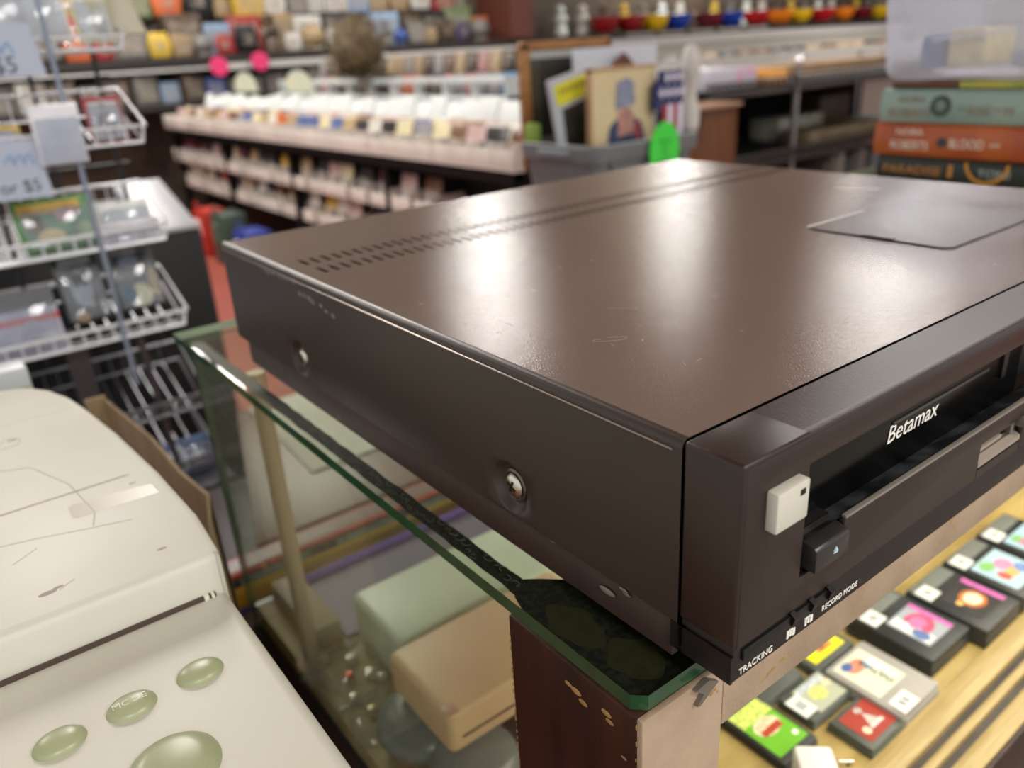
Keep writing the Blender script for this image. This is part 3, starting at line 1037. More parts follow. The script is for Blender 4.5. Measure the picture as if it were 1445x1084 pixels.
bag('plastic_bag', .028, .372, DK + .0006, .055, .070, .020, 3, 'clear plastic bag of small shiny parts lying beside the pole flange', .4)
bag('plastic_bag', .0150, .320, DK + .0006, .036, .050, .014, 5, 'small clear plastic bag between the larger bag and the grey controller', -.3)
bag('plastic_bag', .060, .175, DK + .0006, .100, .070, .030, 9, 'clear crumpled bag on the deck between the rounded grey device and the post', .2)
for k, (px, py, r_, c_) in enumerate([(.030, .385, .005, '#d9d6c8'), (.036, .360, .006, '#cfcabb'), (.020, .368, .004, '#c25238'), (.018, .325, .005, '#cdbf9c'), (.040, .352, .004, '#e6e4da'), (.012, .345, .0035, '#cfd0c0')]):
    mb = MB()
    mb.cyl((px, py, DK + .003), r_, .005, seg=12, bev=.0008)
    mb.cyl((px, py, DK + .0065), r_ * .4, .002, seg=8)
    tag(mb.build('small_part', pm('small_part_%d' % k, c_, .2, metal=.4)), ['silver round fitting at the far end of the larger clear bag', 'largest pale round fitting in the larger clear bag',
        'small red fitting in the larger clear bag', 'tan fitting in the small clear bag', 'white fitting at the right side of the larger clear bag', 'tiny pale fitting between the two clear bags'][k], 'fitting')
tag(MB().box(.075, .130, .150, .180, DK + .0003, DK + .012, bev=.001).build('card_box', pm('blue_card', '#3f6f9f', .4, col2='#c97a4a', vscale=40, thr=(.5, .55))),
    'small blue and orange printed box behind the corner post', 'box')

# ------------------------------------------------------------------ stack of flat boxes behind the case
t_ = [(.0, .0050, '#b04a3c', 'thin red-edged flat box, top of the stack behind the case'),
      (.0052, .0120, '#3d4446', 'dark grey flat box below the red one behind the case'),
      (.0174, .0250, '#e0b440', 'golden yellow thick flat box in the stack behind the case'),
      (.0426, .0110, '#7a62a8', 'purple flat box under the golden one behind the case'),
      (.0538, .0500, '#a89a86', 'beige box at the bottom of the stack behind the case')]
STK = ZT - .337
for k, (dz, h, c, lb) in enumerate(t_):
    t = thing('flat_box', (.25, .72, STK - dz - h), lb, 'box')
    mb = MB()
    mb.box(-.030 - .01 * k, .62, .555 + .003 * k, .585, STK - dz - h, STK - dz - .0002, bev=.0012)
    mb.build('lid', [pm('flat_box_%d' % k, c, .45, var=.15, vscale=25, stretch=(.4, 1, 12))], t)
    if k == 0:
        MB().box(-.025, .615, .560, .580, STK - .0002, STK + .0004).build('lid_print', pm('lid_mauve', '#7d6156', .35, var=.12, vscale=6), t)
    if k == 1:
        for q in range(7):
            MB().box(-.10 + .10 * q, -.03 + .10 * q, .5565, .5578, STK - dz - .010, STK - dz - .003).build('side_print', pm('print_pale', '#8b908c', .5, var=.3, vscale=90), t)
tag(MB().prism([(.030, .592), (.62, .592), (.62, .93), (.130, .93)], 'z', STK - .030, STK, bev=.002).build('mauve_carton', pm('carton_mauve', '#7d6156', .4, var=.12, vscale=6)),
    'wide flat mauve carton behind the stack of flat boxes', 'box')
tag(MB().prism([(.141, .790), (.145, .925), (.300, .925), (.296, .690), (.135, .690)], 'z', STK + .0006, STK + .0030).build('paper_sheet', pm('paper_pale', '#c9cabd', .7, var=.05, vscale=8)),
    'large pale sheet of paper on top of the mauve carton behind the case', 'paper')
t = thing('stock_table', (.25, .85, 0), 'low dark table carrying the stack of flat boxes behind the case', 'table')
zt_ = STK - .1042
MB().box(-.08, .70, .545, .94, zt_ - .03, zt_, bev=.003).build('table_top', wood_m, t)
MB().box(.135, .62, .68, .925, zt_, STK - .0305).build('riser', wood_m, t)
for lx in (-.06, .68):
    for ly in (.57, .91):
        MB().box(lx - .02, lx + .02, ly - .02, ly + .02, 0, zt_ - .03).build('leg', wood_m, t)

# ------------------------------------------------------------------ cream console with oval buttons, front left
cream_m2 = pm('aged_cream', '#d5d2c6', 0.48, col2='#cdc9ba', vscale=11, bump=.06, bscale=700, detail=5)
dev = thing('cream_console', (-.22, .2, ZT - .14), 'large scratched cream plastic console with pale green oval buttons, front left', 'electronic console')
PZ = ZT - .10
mb = MB()
mb.box(-.42, -.0912, -.06, .1960, PZ - .030, PZ, bev=.005, seg=4)
mb.build('control_panel', cream_m2, dev)
mb = MB()
LZ = ZT - .0815
poly = [(-.42, .1925), (-.0930, .1895), (-.0895, .193), (-.0875, .230), (-.0895, .285), (-.0945, .350), (-.1010, .405), (-.1050, .430), (-.1130, .455), (-.1230, .470), (-.1360, .477), (-.1600, .480), (-.42, .480)]
mb.prism(poly, 'z', PZ - .030, LZ, bev=.0038)
lid = mb.build('lid', cream_m2, dev)
mb = MB()
mb.box(-.42, -.0960, .1878, .1896, PZ - .0010, PZ + .0016)
mb.build('hinge_gap', pm('gap_brown', '#4b3b33', .6), dev)
groove = pm('cream_groove', '#9a927a', .5)
mb = MB()
mb.tube([(-.42, .2900, LZ - .0001), (-.105, .2900, LZ - .0001), (-.0960, .2885, LZ - .0012)], .00055, seg=6)
mb.build('panel_seam', groove, lid)
mb = MB()
mb.tube([(-.42, .4070, LZ - .00018), (-.108, .4070, LZ - .00018)], .00035, seg=6)
mb.build('panel_seam', pm('cream_groove_pale', '#bdb8a6', .5), lid)
poly = scaled([(-.1330, .2640), (-.1310, .2620), (-.0960, .2600), (-.0965, .2720), (-.1310, .2770), (-.1330, .2750)], 0)
MB().prism(poly, 'z', LZ - .0001, LZ + .00012).build('tape_patch', pm('tape_aged', '#c9c2b0', .3), lid)
green_m = pm('pale_green_button', '#a3a883', 0.33, var=.04, vscale=40)
for k, (bx, by, txt) in enumerate([(-.1630, .1440, 'SET'), (-.1400, .1450, 'MODE'), (-.1160, .1460, 'LAP')]):
    mb = MB()
    mb.lathe([(.0, .0036), (.35, .0035), (.62, .0031), (.82, .0023), (.94, .0012), (1.0, -.0004)], (0, 0, 0), seg=40)
    M = Matrix.Translation((bx, by, PZ)) @ Matrix.Rotation(math.radians(-3), 4, 'Z') @ Matrix.Diagonal((.0085, .0068, .9, 1))
    mb.bm.transform(M)
    b_ = mb.build('oval_button', green_m, dev)
    if k == 1:
        lettering(txt, .0040, frame_m((bx - .0058, by - .0014, PZ + .0031), XD, YD), pm('print_silver', '#c3c8b8', .3, metal=.3), b_, width=.0112)
mb = MB()
mb.lathe([(0, .0040), (.008, .0039), (.012, .0030), (.0140, .0012), (.0146, -.0004)], (-.1360, .1080, PZ), seg=48)
mb.build('round_button', green_m, dev)
# dirt marks and scratches
mb = MB()
for pl in ([(-.152, .375), (-.146, .385), (-.139, .380), (-.141, .372), (-.150, .371)], [(-.165, .372), (-.158, .375)], [(-.172, .262), (-.150, .256), (-.128, .248), (-.112, .243)],
           [(-.16, .345), (-.14, .335), (-.128, .300), (-.124, .262), (-.127, .25)], [(-.160, .240), (-.150, .247)], [(-.148, .207), (-.142, .211)]):
    mb.tube([(a, b, LZ + .00003) for a, b in pl], .00022, seg=4)
mb.build('scratches', pm('scratch_dirt', '#b3ad9c', .6), lid)['kind'] = 'stuff'
mb = MB()
for a, b, s_ in ((-.1520, .2080, .0016), (-.1480, .2095, .0010), (-.1085, .2090, .0010), (-.166, .372, .0016), (-.143, .381, .0012), (-.1035, .2790, .0008)):
    mb.ball((a, b, LZ), s_, 2.2, 1, .04, seg=10)
mb.build('dirt_spots', pm('dirt_spot', '#9b8f88', .6), lid)['kind'] = 'stuff'
mb = MB()
mb.box(-.1010, -.0990, .1868, .1892, PZ, PZ + .0024, bev=.0004)
mb.box(-.0980, -.0968, .1868, .1892, PZ, PZ + .0024, bev=.0004)
mb.build('hinge_tab', pm('tab_white', '#e2decb', .4), dev)
t = thing('side_table', (-.25, .2, 0), 'narrow dark stand under the cream console, beside the case', 'table')
MB().box(-.50, -.112, -.10, .46, PZ - .055, PZ - .0302, bev=.002).build('table_top', wood_m, t)
for lx in (-.48, -.135):
    for ly in (-.08, .44):
        MB().box(lx - .015, lx + .015, ly - .015, ly + .015, 0, PZ - .055).build('leg', wood_m, t)
# cardboard flap standing between the console and the case
mb = MB()
P = [(-.0745, .600), (-.0665, .600), (-.0570, .484), (-.0555, .419), (-.0520, .372)]
zt2 = [ZT - .146, ZT - .150, ZT - .149, ZT - .152, ZT - .150]
Q = [(-.0600, .600), (-.0590, .590), (-.0530, .484), (-.0500, .419), (-.0480, .372)]
for i in range(1, 4):
    a, b = P[i], P[i + 1]
    za, zb = zt2[i], zt2[i + 1]
    for off in (0, .0025):
        mb.face([(a[0] + off, a[1], za), (b[0] + off, b[1], zb), (b[0] + off + .004, b[1], ZT - .40), (a[0] + off + .004, a[1], ZT - .40)])
    mb.face([(a[0], a[1], za), (b[0], b[1], zb), (b[0] + .0025, b[1], zb), (a[0] + .0025, a[1], za)])
mb.box(-.0800, -.0640, .598, .602, ZT - .40, ZT - .147)
mb.face([(-.0520, .372, ZT - .150), (-.0495, .372, ZT - .150), (-.0600, .356, ZT - .200), (-.0625, .356, ZT - .200)])
mb.face([(-.0520, .372, ZT - .150), (-.0625, .356, ZT - .200), (-.0650, .350, ZT - .40), (-.0480, .372, ZT - .40)])
mb.box(-.085, -.045, .350, .602, ZT - .405, ZT - .400)
box_m = pm('cardboard', '#9a8465', .8, col2='#8a7557', vscale=30, stretch=(1, 1, .3))
t = thing('cardboard_box', (-.06, .5, ZT - .405), 'torn brown cardboard carton with an upright flap between the cream console and the case', 'box')
mb.build('carton_flap', box_m, t)
t = thing('floor_stool', (-.06, .48, 0), 'plain dark stool under the torn cardboard carton', 'stool')
MB().box(-.100, -.030, .345, .610, ZT - .430, ZT - .4052, bev=.002).build('stool_seat', wood_m, t)
for lx in (-.09, -.04):
    for ly in (.36, .59):
        MB().box(lx - .008, lx + .008, ly - .008, ly + .008, 0, ZT - .430).build('leg', wood_m, t)

# ------------------------------------------------------------------ books and the clear tub behind the recorder
BX = .88


def book(z0, z1, y0, y1, col, label, cover, seed, col2=None, grad=False, dx=0.0):
    t = thing('hardback_book' if z1 - z0 > .012 else 'thin_book', (BX + dx + .08, (y0 + y1) / 2, z0), label, 'book')
    mb = MB()
    r_ = min(.005, (z1 - z0) * .4)
    prof = [(BX + dx + .16, z0), (BX + dx + .16, z0 + .002), (BX + dx + .006, z0 + .002), (BX + dx + .006, z1 - .002), (BX + dx + .16, z1 - .002), (BX + dx + .16, z1)]
    curve = []
    for k in range(9):
        a = PI / 2 + PI * k / 8
        curve.append((BX + dx + .005 + .005 * math.cos(a), (z0 + z1) / 2 + (z1 - z0) / 2 * math.sin(a)))
    mb.prism([(p[0], p[1]) for p in curve] + prof[0:6], 'y', y0, y1)
    bmesh.ops.recalc_face_normals(mb.bm, faces=mb.bm.faces[:])
    mb.build('cover', cover, t, angle=.5)
    MB().box(BX + dx + .007, BX + dx + .156, y0 + .004, y1 - .004, z0 + .0022, z1 - .0022).build('pages', pm('pages', '#d8cdb4', .8, var=.1, vscale=300, stretch=(1, 1, 12)), t)
    return t


def spine_text(t, txt, size, y, z, mat, width=None, dx=0.0):
    # reads towards the viewer: along -y, standing up
    lettering(txt, size, frame_m((BX + dx - .0004, y, z), NY, (0, 0, 1)), mat, t, width=width)


gold = pm('print_gold', '#b5793a', .4)
teal_m = pm('jacket_teal', '#8fa39a', .35, col2='#7d9690', vscale=12)
orange_m = pm('jacket_orange', '#b5622c', .3, col2='#8e3526', vscale=5, stretch=(1, 2.5, 1))
black_m = pm('jacket_black', '#1d231f', .35)
b1 = book(ZT - .0838, ZT - .0535, .20, .462, 0, 'black hardback with gold title lettering, bottom of the book stack behind the recorder', black_m, 1)
spine_text(b1, 'PARADISE', .0145, .4520, ZT - .0740, gold, .074)
spine_text(b1, 'TONI', .0130, .3340, ZT - .0720, pm('print_pale2', '#9fa7a3', .5), .036)
mb = MB()
mb.tube([(BX - .0002, .3245 + .024 * math.cos(a), ZT - .0560 + .0225 * math.sin(a)) for a in [PI + PI * k / 16 for k in range(17)]], .0017, seg=6)
mb.build('spine_ornament', pm('ornament_gold', '#c48a2a', .4), b1)
mb = MB()
mb.box(BX - .0006, BX + .0002, .3640, .3690, ZT - .0750, ZT - .0600)
mb.build('spine_bar', gold, b1)
b2 = book(ZT - .0530, ZT - .0130, .19, .470, 0, 'thick orange and red hardback with white lettering, second from the bottom of the stack', orange_m, 2)
silver_p = pm('print_white2', '#e3d9cc', .4)
spine_text(b2, 'NORA', .0110, .4400, ZT - .0265, silver_p, .034)
spine_text(b2, 'ROBERTS', .0150, .4460, ZT - .0440, silver_p, .048)
spine_text(b2, 'BLOOD', .0150, .3720, ZT - .0400, silver_p, .040)
spine_text(b2, 'AND', .0070, .3260, ZT - .0370, silver_p, .012)
mb = MB()
mb.cyl((BX - .0002, .3815, ZT - .0340), .0060, .0010, 'x', 0, seg=24)
mb.build('spine_emblem', pm('emblem_dark', '#2c3330', .4, var=.4, vscale=300), b2)
b3 = book(ZT - .0125, ZT + .0280, .19, .4660, 0, 'thick teal grey hardback with rusty lettering and a round portrait, third in the stack', teal_m, 3)
rust = pm('print_rust', '#8d6f62', .5)
spine_text(b3, 'NORA', .0110, .4420, ZT + .0120, rust, .034)
spine_text(b3, 'ROBERTS', .0150, .4530, ZT - .0050, rust, .052)
spine_text(b3, 'THE', .0060, .3700, ZT + .0040, rust, .010)
spine_text(b3, 'RISE', .0140, .3560, ZT - .0010, rust, .026)
spine_text(b3, 'OF', .0060, .3270, ZT + .0030, rust, .008)
spine_text(b3, 'M', .0140, .3160, ZT - .0010, rust)
mb = MB()
mb.cyl((BX - .0002, .3890, ZT + .0085), .0125, .0010, 'x', 0, seg=28)
mb.ball((BX - .0010, .3890, ZT + .0085), .006, .1, 1, 1.1, 1)
mb.build('spine_emblem', [pm('emblem_green', '#35433c', .4), pm('emblem_pale', '#6f8074', .4)], b3)
b4 = book(ZT + .0285, ZT + .0375, .20, .4540, 0, 'thin book with a brown and yellow spine directly under the clear tub', pm('jacket_brown', '#5d3f28', .4), 4)
MB().box(BX - .0004, BX + .0002, .20, .3700, ZT + .0290, ZT + .0370).build('spine_yellow', pm('spine_yellow', '#b9a436', .4, col2='#8fa04a', vscale=40), b4)
spine_text(b4, 'WILD', .0060, .3120, ZT + .0305, pm('print_green', '#3f6a4a', .5), .018)
# clear tub with folded things inside
TZ = ZT + .0380
tub_m = glassy('milky_plastic', '#e9ebf4', 1.0, .12, haze=.36, hazecol='#f2f4ff')
t = thing('plastic_tub', (BX + .1, .33, TZ), 'milky clear plastic storage tub standing on top of the book stack', 'storage tub')
bm = bmesh.new()


def rrect(x0, x1, y0, y1, r, n=6):
    out = []
    for cx, cy, a0 in ((x1 - r, y1 - r, 0), (x0 + r, y1 - r, 90), (x0 + r, y0 + r, 180), (x1 - r, y0 + r, 270)):
        for k in range(n + 1):
            a = math.radians(a0 + 90 * k / n)
            out.append((cx + r * math.cos(a), cy + r * math.sin(a)))
    return out


def shell(levels, mat_, name, parent, close_bottom=True, double=0):
    """stack of same-length rings [(ring, z)]"""
    mb = MB()
    vs = [[mb.bm.verts.new((p[0], p[1], z)) for p in ring] for ring, z in levels]
    n = len(vs[0])
    for A, B in zip(vs, vs[1:]):
        for k in range(n):
            mb.bm.faces.new((A[k], A[(k + 1) % n], B[(k + 1) % n], B[k]))
    if close_bottom:
        mb.bm.faces.new(vs[0][::-1])
    return mb.build(name, mat_, parent)


x0, x1, y0, y1 = BX - .010, BX + .24, .12, .472
shell([(rrect(x0 + .012, x1 - .012, y0 + .012, y1 - .012, .02), TZ + .0005), (rrect(x0 + .004, x1 - .004, y0 + .004, y1 - .004, .026), TZ + .006),
       (rrect(x0, x1, y0, y1, .03), TZ + .016), (rrect(x0 - .010, x1 + .01, y0 - .01, y1 + .01, .034), TZ + .16)], tub_m, 'tub_wall', t)
shell([(rrect(x0 - .010, x1 + .01, y0 - .01, y1 + .01, .034), TZ + .16), (rrect(x0 - .020, x1 + .02, y0 - .02, y1 + .02, .04), TZ + .162),
       (rrect(x0 - .020, x1 + .02, y0 - .02, y1 + .02, .04), TZ + .150)], tub_m, 'tub_rim', t, close_bottom=False)
tag(MB().box(BX + .03, BX + .12, .365, .405, TZ + .012, TZ + .055, bev=.004).build('paper_packet', pm('packet_yellow', '#d9c48e', .6, var=.15, vscale=60)), 'yellowish folded packet lying inside the clear tub', 'packet')
tag(MB().box(BX + .03, BX + .13, .410, .440, TZ + .012, TZ + .050, bev=.006).build('cloth_roll', pm('cloth_blue', '#5a6a9c', .8, var=.2, vscale=80)), 'dark blue rolled item inside the clear tub, beside the yellowish packet', 'cloth')
tag(MB().box(BX + .05, BX + .19, .150, .340, TZ + .010, TZ + .030, bev=.004).build('folded_sheet', pm('sheet_grey', '#9aa0b4', .6, var=.2, vscale=20)), 'grey folded sheet at the bottom of the clear tub', 'sheet')
mb = MB()
for k in range(5):
    z_ = TZ + .045 + .018 * k
    mb.tube([(BX + .02, .42 - .02 * k, z_), (BX + .03, .33, z_ + .006), (BX + .05, .20, z_ - .004)], .0016, seg=6)
tag(mb.build('wire_bundle', pm('wire_white', '#dfe2e6', .3)), 'bundle of white wires looped inside the clear tub', 'wires')

# ------------------------------------------------------------------ wire basket rack behind the case, left
wire_m = pm('white_wire', '#dfe1e6', .3, metal=.15)
wire2_m = pm('grey_wire', '#77767c', .35, metal=.5)
blackwire_m = pm('black_wire', '#17171a', .5)
pack_m = glassy('clear_blister', '#f2f4f8', 1.0, .08, haze=.10, hazecol='#e6e8f0')
FY, BY = 1.05, 1.20
rack = thing('basket_rack', (-.15, 1.15, 0), 'tall display rack of white wire baskets standing behind the case on the left', 'display rack')
tiers = [(.147, .190, .132), (.039, .083, .019), (-.089, -.047, -.109), (-.213, -.176, -.232), (-.342, -.300, -.360), (-.442, -.420, -.452)]
XL, XR = -.42, .122
for k, (zf, zb, zlo) in enumerate(tiers):
    mt = wire_m if k < 4 else wire2_m
    zf, zb, zlo = ZT + zf, ZT + zb, ZT + zlo
    rb = .0028 if k >= 2 else .0022
    mb = MB()
    mb.tube([(XL, BY, zb), (XR + .013, BY, zb), (XR + .004, FY + .004, zf), (XR - .002, FY, zf), (XL, FY, zf)], rb)
    mb.tube([(XL, FY, zlo), (XR - .004, FY, zlo), (XR + .010, BY, zlo + .03)], rb * .9)
    mb.tube([(XL, FY + .03, zlo - .002), (XR - .004, FY + .03, zlo - .002)], rb * .7)
    mb.tube([(XR, FY, zf), (XR - .004, FY, zlo)], rb * .8)
    mb.tube([(XL, BY, zlo + .03), (XR + .010, BY, zlo + .03)], rb * .7)
    x = XL + .02
    while x < XR - .01:
        mb.tube([(x, FY, zf), (x, FY + .001, zlo), (x + .006, BY, zlo + .03), (x + .006, BY, zb)], .0011, seg=5)
        x += .0185
    mb.build('wire_basket', mt, rack)
mb = MB()
for xx, rr in ((.036, .0030), (-.20, .0030)):
    mb.tube([(xx, FY - .006, ZT - .30), (xx, FY - .006, ZT + .24)], rr)
mb.build('front_upright', pm('upright_blue_grey', '#8f98ab', .35, metal=.3), rack)
mb = MB()
for xx in (-.05, .030, .115):
    mb.tube([(xx, BY + .012, .05), (xx, BY + .012, ZT + .26)], .0032)
for zz in (.12, .0, -.12, -.24):
    mb.tube([(XL, BY + .012, ZT + zz - .02), (.13, BY + .012, ZT + zz - .02)], .0026)
mb.build('back_grid', blackwire_m, rack)
mb = MB()
mb.tube([(.058, FY + .02, ZT - .24), (.068, FY + .02, ZT - .46)], .0050)
mb.box(-.035, -.008, FY + .03, FY + .036, ZT - .33, ZT - .215)
mb.build('lower_upright', pm('upright_dim', '#4a4246', .4, metal=.4), rack)
mb = MB()
mb.box(XL, .140, FY - .01, BY + .02, ZT - .492, ZT - .486, bev=.001)
mb.box(XL, .118, FY - .012, FY - .008, ZT - .506, ZT - .486)
mb.box(XL, .150, FY - .03, BY + .02, ZT - .590, ZT - .560, bev=.004)
mb.build('solid_shelf', pm('shelf_slate', '#4b4d55', .4), rack)
MB().box(XL, .06, BY + .03, BY + .05, .02, ZT - .18).build('back_board', pm('rack_black', '#0d0d0f', .6), rack)
MB().box(XL, .150, FY + .01, BY + .02, 0, ZT - .595).build('rack_base', MATS['rack_black'], rack)

# signs hung on the baskets
sign_m = pm('sign_paper', '#b9c0d2', .35, var=.03, vscale=5)
mk_m = pm('marker_black', '#4c4f58', .5)
mkb_m = pm('marker_blue', '#6fa6d6', .5)
for k, (xa, xb, za, zb_, ln, lb) in enumerate([(-.20, .0245, .106, .163, [('$5', .026, -.0300, .1110, mk_m)], 'pale paper price sign reading $5 on the upper basket'),
                                      (-.22, -.002, -.032, .036, [('or $5', .020, -.058, -.0230, mk_m)], 'pale paper price sign ending or $5 on the lower basket')]):
    t = thing('price_sign', ((xa + xb) / 2, FY - .012, ZT + za), lb, 'sign')
    mb = MB()
    mb.prism([(xa, ZT + za + .004), (xb, ZT + za), (xb - .006, ZT + zb_), (xa, ZT + zb_ + .002)], 'y', FY - .014, FY - .0122)
    mb.build('sign_card', sign_m, t, smooth=False)
    for s_, sz, x_, z_, m_ in ln:
        lettering(s_, sz, frame_m((x_, FY - .0145, ZT + z_), XD, (0, 0, 1)), m_, t)
    for q in range(3):
        xx = -.04 + .012 * q if k == 0 else -.046 + .010 * q
        zz = (.135 if k == 0 else .012)
        mb = MB()
        mb.tube([(xx, FY - .0148, ZT + zz), (xx + .008, FY - .0148, ZT + zz + .009), (xx + .012, FY - .0148, ZT + zz - .004)], .0009, seg=5)
        mb.build('marker_stroke', mkb_m, t)


def pack(name, x0_, x1_, z0_, z1_, y, col, label, cat='package', clear=True, lean=.25, art=None, col2=None, var=.15):
    t = thing(name, ((x0_ + x1_) / 2, y, ZT + z0_), label, cat)
    c = (x0_ + x1_) / 2
    M = Matrix.Translation((c, y, ZT + z0_)) @ Matrix.Rotation(-lean, 4, 'X')
    w_, h_ = x1_ - x0_, z1_ - z0_
    mb = MB()
    mb.obox(M @ Matrix.Translation((0, 0, h_ / 2)) @ Matrix.Diagonal((w_, .006, h_, 1)), 0, bev=.001)
    mats = [pm('pack_' + name + col, col, .35, var=0 if col2 else var, vscale=35, col2=col2)]
    for k, (kind, u, v, a, b, cc) in enumerate(art or []):
        mats.append(pm('ink_' + cc, cc, .4, var=.25, vscale=350))
        T = M @ Matrix.Translation((u * w_ / 2, -.0034 - .0003 * k, (v + 1) * h_ / 2))
        if kind == 'o':
            mb.cyl((0, 0, 0), .5, 1, 'y', k + 1, seg=20, mat=T @ Matrix.Diagonal((a * w_, .0006, b * h_, 1)))
        else:
            mb.obox(T @ Matrix.Diagonal((a * w_, .0006, b * h_, 1)), k + 1)
    mb.build('card', mats, t)
    if clear:
        mb = MB()
        mb.obox(M @ Matrix.Translation((0, -.011, h_ * .42)) @ Matrix.Diagonal((w_ * .9, .014, h_ * .75, 1)), 0, bev=.004)
        mb.build('blister', pack_m, t)
    return t


pack('white_package', -.012, .072, .143, .225, 1.085, '#f2f1ea', 'bright white wrapped package standing in the top basket', col2='#cfc9b8')
pack('small_package', .080, .122, .140, .200, 1.09, '#d9cf9a', 'clear package with white and yellow contents in the top basket beside the bright white one', col2='#e8e6de', art=[('o', -.4, 0, .4, .8, '#e9e6da'), ('o', .4, -.3, .4, .6, '#e9e6da')])
pack('yellow_package', -.052, -.014, .020, .052, 1.08, '#c9a93a', 'small yellow package in the basket below the upper sign', art=[('b', 0, 0, .5, .6, '#b8a8c0')])
pack('hanging_package', -.008, .046, .004, .074, 1.035, '#dfe0ee', 'glossy white package hanging over the front bar of the second basket', col2='#f4f2f4', lean=-.1)
pack('framed_card', .066, .112, .016, .078, 1.09, '#a03a40', 'red framed card with a grey arch picture in the second basket', art=[('b', 0, 0, .78, .78, '#b7b5b4'), ('o', 0, -.15, .5, .5, '#6d6c6a'), ('b', 0, .35, .12, .5, '#8d8c8a')])
pack('game_case', -.048, .045, -.110, -.040, 1.085, '#4f8a3d', 'green illustrated game case lying in the third basket', art=[('b', -.1, .65, 1.6 * .5, .2, '#c9a038'), ('o', -.55, .1, .26, .35, '#8b7a5a'), ('o', .3, .35, .30, .22, '#b58f9c'), ('o', -.2, -.4, .35, .3, '#cbb98a'), ('o', .65, -.3, .2, .3, '#9fb08a')])
pack('clear_package', .050, .116, -.106, -.058, 1.09, '#d6d6d0', 'clear package with white contents at the right end of the third basket', col2='#f0f0ec')
pack('wrapped_package', .040, .118, -.110, -.080, 1.062, '#c4bcc0', 'crinkled clear wrapped package in front of the clear one in the third basket', col2='#ece8ea')
pack('blister_package', -.020, .038, -.214, -.120, 1.10, '#161a1e', 'black blister package with a silver mask shape in the fourth basket', art=[('o', 0, 0, .45, .55, '#a9adb0'), ('o', -.15, .25, .2, .2, '#16181c'), ('o', .2, .25, .2, .2, '#16181c'), ('b', 0, .82, .7, .12, '#6f7376'), ('o', -.3, -.85, .3, .15, '#a08050')])
pack('blister_package', .046, .112, -.212, -.130, 1.10, '#1a1c20', 'black blister package with gold and white shapes at the right of the fourth basket', art=[('o', .1, -.5, .45, .4, '#d9cf9f'), ('o', -.4, -.4, .3, .35, '#3d5a6c'), ('o', .7, -.1, .2, .5, '#a08a68'), ('o', -.1, .7, .4, .2, '#5d6478')])
pack('striped_package', -.130, -.030, -.236, -.150, 1.07, '#b9b6c6', 'pale clear package with a red stripe at the far left of the fourth basket', art=[('b', 0, .12, 1, .10, '#c44a40'), ('b', 0, .75, 1, .3, '#5a5a60'), ('o', .3, -.4, .3, .5, '#9a98a8')])
pack('blue_package', .050, .132, -.484, -.430, 1.10, '#38527c', 'blue package with two white shapes on the low slate shelf', art=[('o', -.3, -.1, .25, .9, '#dfe6e8'), ('o', .35, -.2, .4, .4, '#dfe6e8')])
pack('blue_bag', .040, .146, -.558, -.510, 1.08, '#5578a8', 'light blue and white package on the lowest slate shelf', art=[('o', 0, .5, .6, .4, '#e2e8ee')])
# lamp-shade like cap at the top right of the rack
mb = MB()
mb.lathe([(.012, .060), (.030, .0), (.028, .0), (.010, .060)], (.140, 1.12, ZT + .150))
tag(mb.build('lamp_shade', pm('shade_cream', '#c4bda8', .6)), 'small cream cone shade at the upper right corner of the basket rack', 'lamp shade')
mb = MB()
mb.box(-.170, -.113, .590, .620, (ZT - .126), (ZT - .126) + .022, bev=.003)
mb.box(-.170, -.113 - .003, .588, .5915, (ZT - .126) - .001, (ZT - .126) + .006, 1)
tag(mb.build('plastic_tray', [pm('tray_white', '#b9bec2', .4), pm('tray_green', '#8c9a4c', .5)]), 'small pale tray with a green edge behind the cream console', 'tray')
t = thing('tray_stand', (-.1, .575, 0), 'slim stand holding the small pale tray', 'stand')
MB().box(-.165, -.125, .593, .617, 0.0, (ZT - .126) - .0012).build('stand_post', wood_m, t)

# dark cabinet and white slanted box behind the rack
t = thing('black_cabinet', (.0, 1.7, 0), 'black cabinet behind the basket rack', 'cabinet')
MB().box(-.80, .292, 1.50, 2.1, 0, ZT - .185, bev=.004).build('cabinet_body', pm('cabinet_black', '#121216', .45), t)
MB().box(.10, .20, 1.497, 1.501, ZT - .40, ZT - .25).build('cabinet_door_pull', MATS['cabinet_black'], t)
mb = MB()
mb.prism([(1.50, ZT - .184), (1.50, ZT - .176), (1.72, ZT - .105), (1.72, ZT - .184)], 'x', .195, .290, bev=.003)
tag(mb.build('slanted_case', pm('white_slant', '#b5b6bc', .4)), 'pale slanted plastic case on the black cabinet behind the basket rack', 'case')

# ------------------------------------------------------------------ long disc rack
rackblack = pm('rack_black2', '#060606', .6, spec=.2)
binwhite = pm('bin_plastic', '#cfc6bd', .35, var=.06, vscale=6)
binclear = pm('bin_header', '#cfd2d0', .4, var=.06, vscale=6)
RX = 1.60
Y0, Y1 = 2.20, 6.6
rk = thing('disc_rack', (RX + .4, (Y0 + Y1) / 2, 0), 'long black disc rack with white plastic bins running down the store', 'store rack')
MB().box(RX + .02, RX + .80, Y0 + .03, Y1, ZT - .345, ZT - .318).build('rack_top', rackblack, rk)
MB().box(RX + .20, RX + .80, Y0 + .25, Y1, 0.12, ZT - .34).build('rack_body', rackblack, rk)
MB().box(RX + .01, RX + .06, Y0 + .03, Y1, ZT - .352, ZT - .303).build('rack_edge', rackblack, rk)
for yy in (Y0 + .08, Y0 + 1.0, 4.3, 5.4, 6.5):
    MB().box(RX + .03, RX + .08, yy, yy + .05, 0.0, ZT - .34).build('leg', rackblack, rk)
seg = [Y0]
while seg[-1] < Y1 - .1:
    seg.append(seg[-1] + .55)
